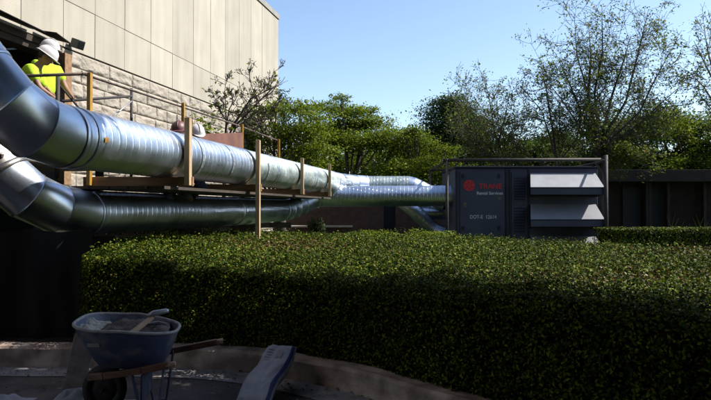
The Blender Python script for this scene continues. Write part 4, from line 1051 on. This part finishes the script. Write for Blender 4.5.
    for s in 'lr':
        a=T@Vector(J['an'+s]); b=T@Vector(J['to'+s]); MB().tube([a+Vector((0,0,.06)),a-Vector((0,0,.02)),a.lerp(b,.5)-Vector((0,0,.02)),b-Vector((0,0,.02)),b+(b-a).normalized()*.05-Vector((0,0,.03))],[.055,.058,.055,.045,.02],12).obj('boot',M['boot'],t,True)
    MB().ell(c-f*.012+up*.012,(.083,.098,.112),18,12,fn=lambda p:p if (p.y<.25 or p.z>.55) else Vector((p.x*.8,p.y*.75,p.z*.9)),mtx=Hm).obj('hair',M['hair'],t,True)
    # hard hat: shell with ridge and brim
    hc=c+up*.035; hb=MB(); n=32
    for i in range(9):
        tt=math.pi/2*i/8
        for k in range(n):
            a=2*math.pi*k/n; rx,ry=.122,.148; z=math.sin(tt)*.125; rk=math.cos(tt)
            rg_=1+.06*math.exp(-(math.cos(a)/.12)**2)*(1 if rk>.05 else 0)
            hb.v.append(tuple(hc+Hm@Vector((rx*rk*math.cos(a),ry*rk*math.sin(a),z*rg_))))
    for i in range(8):
        for k in range(n): hb.f.append((i*n+k,i*n+(k+1)%n,(i+1)*n+(k+1)%n,(i+1)*n+k))
    o_=len(hb.v)
    for (e,z) in ((1.0,0),(1.13,-.008),(1.13,-.014),(.98,-.012)):
        for k in range(n):
            a=2*math.pi*k/n; pk=1+.22*max(0,math.sin(a))**3 if e>1.05 else 1
            hb.v.append(tuple(hc+Hm@Vector((.122*e*math.cos(a),.148*e*pk*math.sin(a),z))))
    for i in range(3):
        for k in range(n): hb.f.append((o_+i*n+k,o_+(i+1)*n+k,o_+(i+1)*n+(k+1)%n,o_+i*n+(k+1)%n))
    h_=shade(hb.obj('hard_hat',M[hat],t),50)
    MB().tube([hc+Hm@Vector((0,-.14*math.cos(q),.128*math.sin(q)+.004)) for q in [.2+.3*k for k in range(10)]],.010,8).obj('crown_ridge',M[hat],h_,True)
    if 'mask' in extras:
        mk=MB().ell(c+f*.085-up*.05,(.05,.04,.045),14,10,mtx=Hm).obj('respirator',M['mask'],t,True)
        for s in (-1,1):
            q=c+f*.10+rt*s*.045-up*.06; MB().tube([q,q+f*.03+rt*s*.02],.032,16).obj('filter',M['maskring'],mk,True)
    return t
def standing(bend=0.0, lean=0.0, armf=.25, facedown=0.2, hipz=.92, knee=.04):
    # bend: forward pitch of the trunk in radians
    def tr(l, up_=0): return Vector((0, l*math.sin(bend), hipz+l*math.cos(bend)))
    J={'pelvis':(0,0,hipz),'waist':tuple(tr(.20)),'chest':tuple(tr(.42)),'neck':tuple(tr(.56)),'head':tuple(tr(.64)+Vector((0,.02,.02)))}
    sh=tr(.47)
    for s,k in (('l',-1),('r',1)):
        S_=sh+Vector((k*.19,0,0)); J['sh'+s]=tuple(S_); e=S_+Vector((k*.05,.10+armf*.1,-.27)); J['el'+s]=tuple(e)
        w_=e+Vector((-k*.03,armf,-.14)); J['wr'+s]=tuple(w_); J['pa'+s]=tuple(w_+Vector((0,.05,-.06)))
        J['hi'+s]=(k*.10,0,hipz-.06); J['kn'+s]=(k*.12,.03+knee,.50); J['an'+s]=(k*.12,0,.09); J['to'+s]=(k*.13,.15,.05)
    J['_face']=(0,math.cos(facedown),-math.sin(facedown)); return J
def kneel(bend, facedown):
    J=standing(bend,0,.2,facedown,hipz=.42)
    for s,k in (('l',-1),('r',1)):
        J['hi'+s]=(k*.10,.0,.38); J['kn'+s]=(k*.13,.36,.10); J['an'+s]=(k*.13,-.05,.07); J['to'+s]=(k*.13,-.17,.05)
    return J
_f = lambda J: {k:v for k,v in J.items()}
def person2(label, base, yaw, J, *a, **k):
    face=J.pop('_face'); 
    JJ=dict(J); 
    # keep the face direction out of the joint list
    global _FACE; _FACE=face
    return person_wrap(label, base, yaw, JJ, face, *a, **k)
def person_wrap(label, base, yaw, J, face, *a, **k):
    class D(dict): pass
    JJ=D(J); JJ.face=face
    return person_core(label, base, yaw, JJ, *a, **k)
import types
src_person = person
def person_core(label, base, yaw, J, *a, **k):
    fn = J.face
    # temporary entry only read by lookup, never iterated
    class DD(dict):
        def __contains__(s, key): return True if key=='_face' else dict.__contains__(s,key)
        def get(s, key, d=None): return fn if key=='_face' else dict.get(s,key,d)
    return src_person(label, base, yaw, DD(J), *a, **k)
PG='site workers in hard hats'
p1=px(33,200,8.45)
person2('worker in a lime hi-vis shirt and white helmet bending forward behind the duct', (-4.78,8.40,2.20), math.radians(-75), standing(.55,0,.2,.75,hipz=.93), 'lime','helmet',group=PG)
person2('worker half hidden behind the bending one, white helmet and lime vest', (-4.68,9.0,2.20), math.radians(-110), standing(.10,0,.15,.5,hipz=1.05), 'lime','helmet',group=PG)
person2('kneeling worker in a faded red helmet and respirator, head just above the duct', (-2.86,9.8,1.71), math.radians(185), kneel(.15,.25), 'jacket','redhat','mask',group=PG)
person2('crouching worker in a pale helmet and dark jacket right of the first timber upright', (-2.90,10.5,1.80), math.radians(215), kneel(.45,.8), 'jacket','helmet',group=PG)
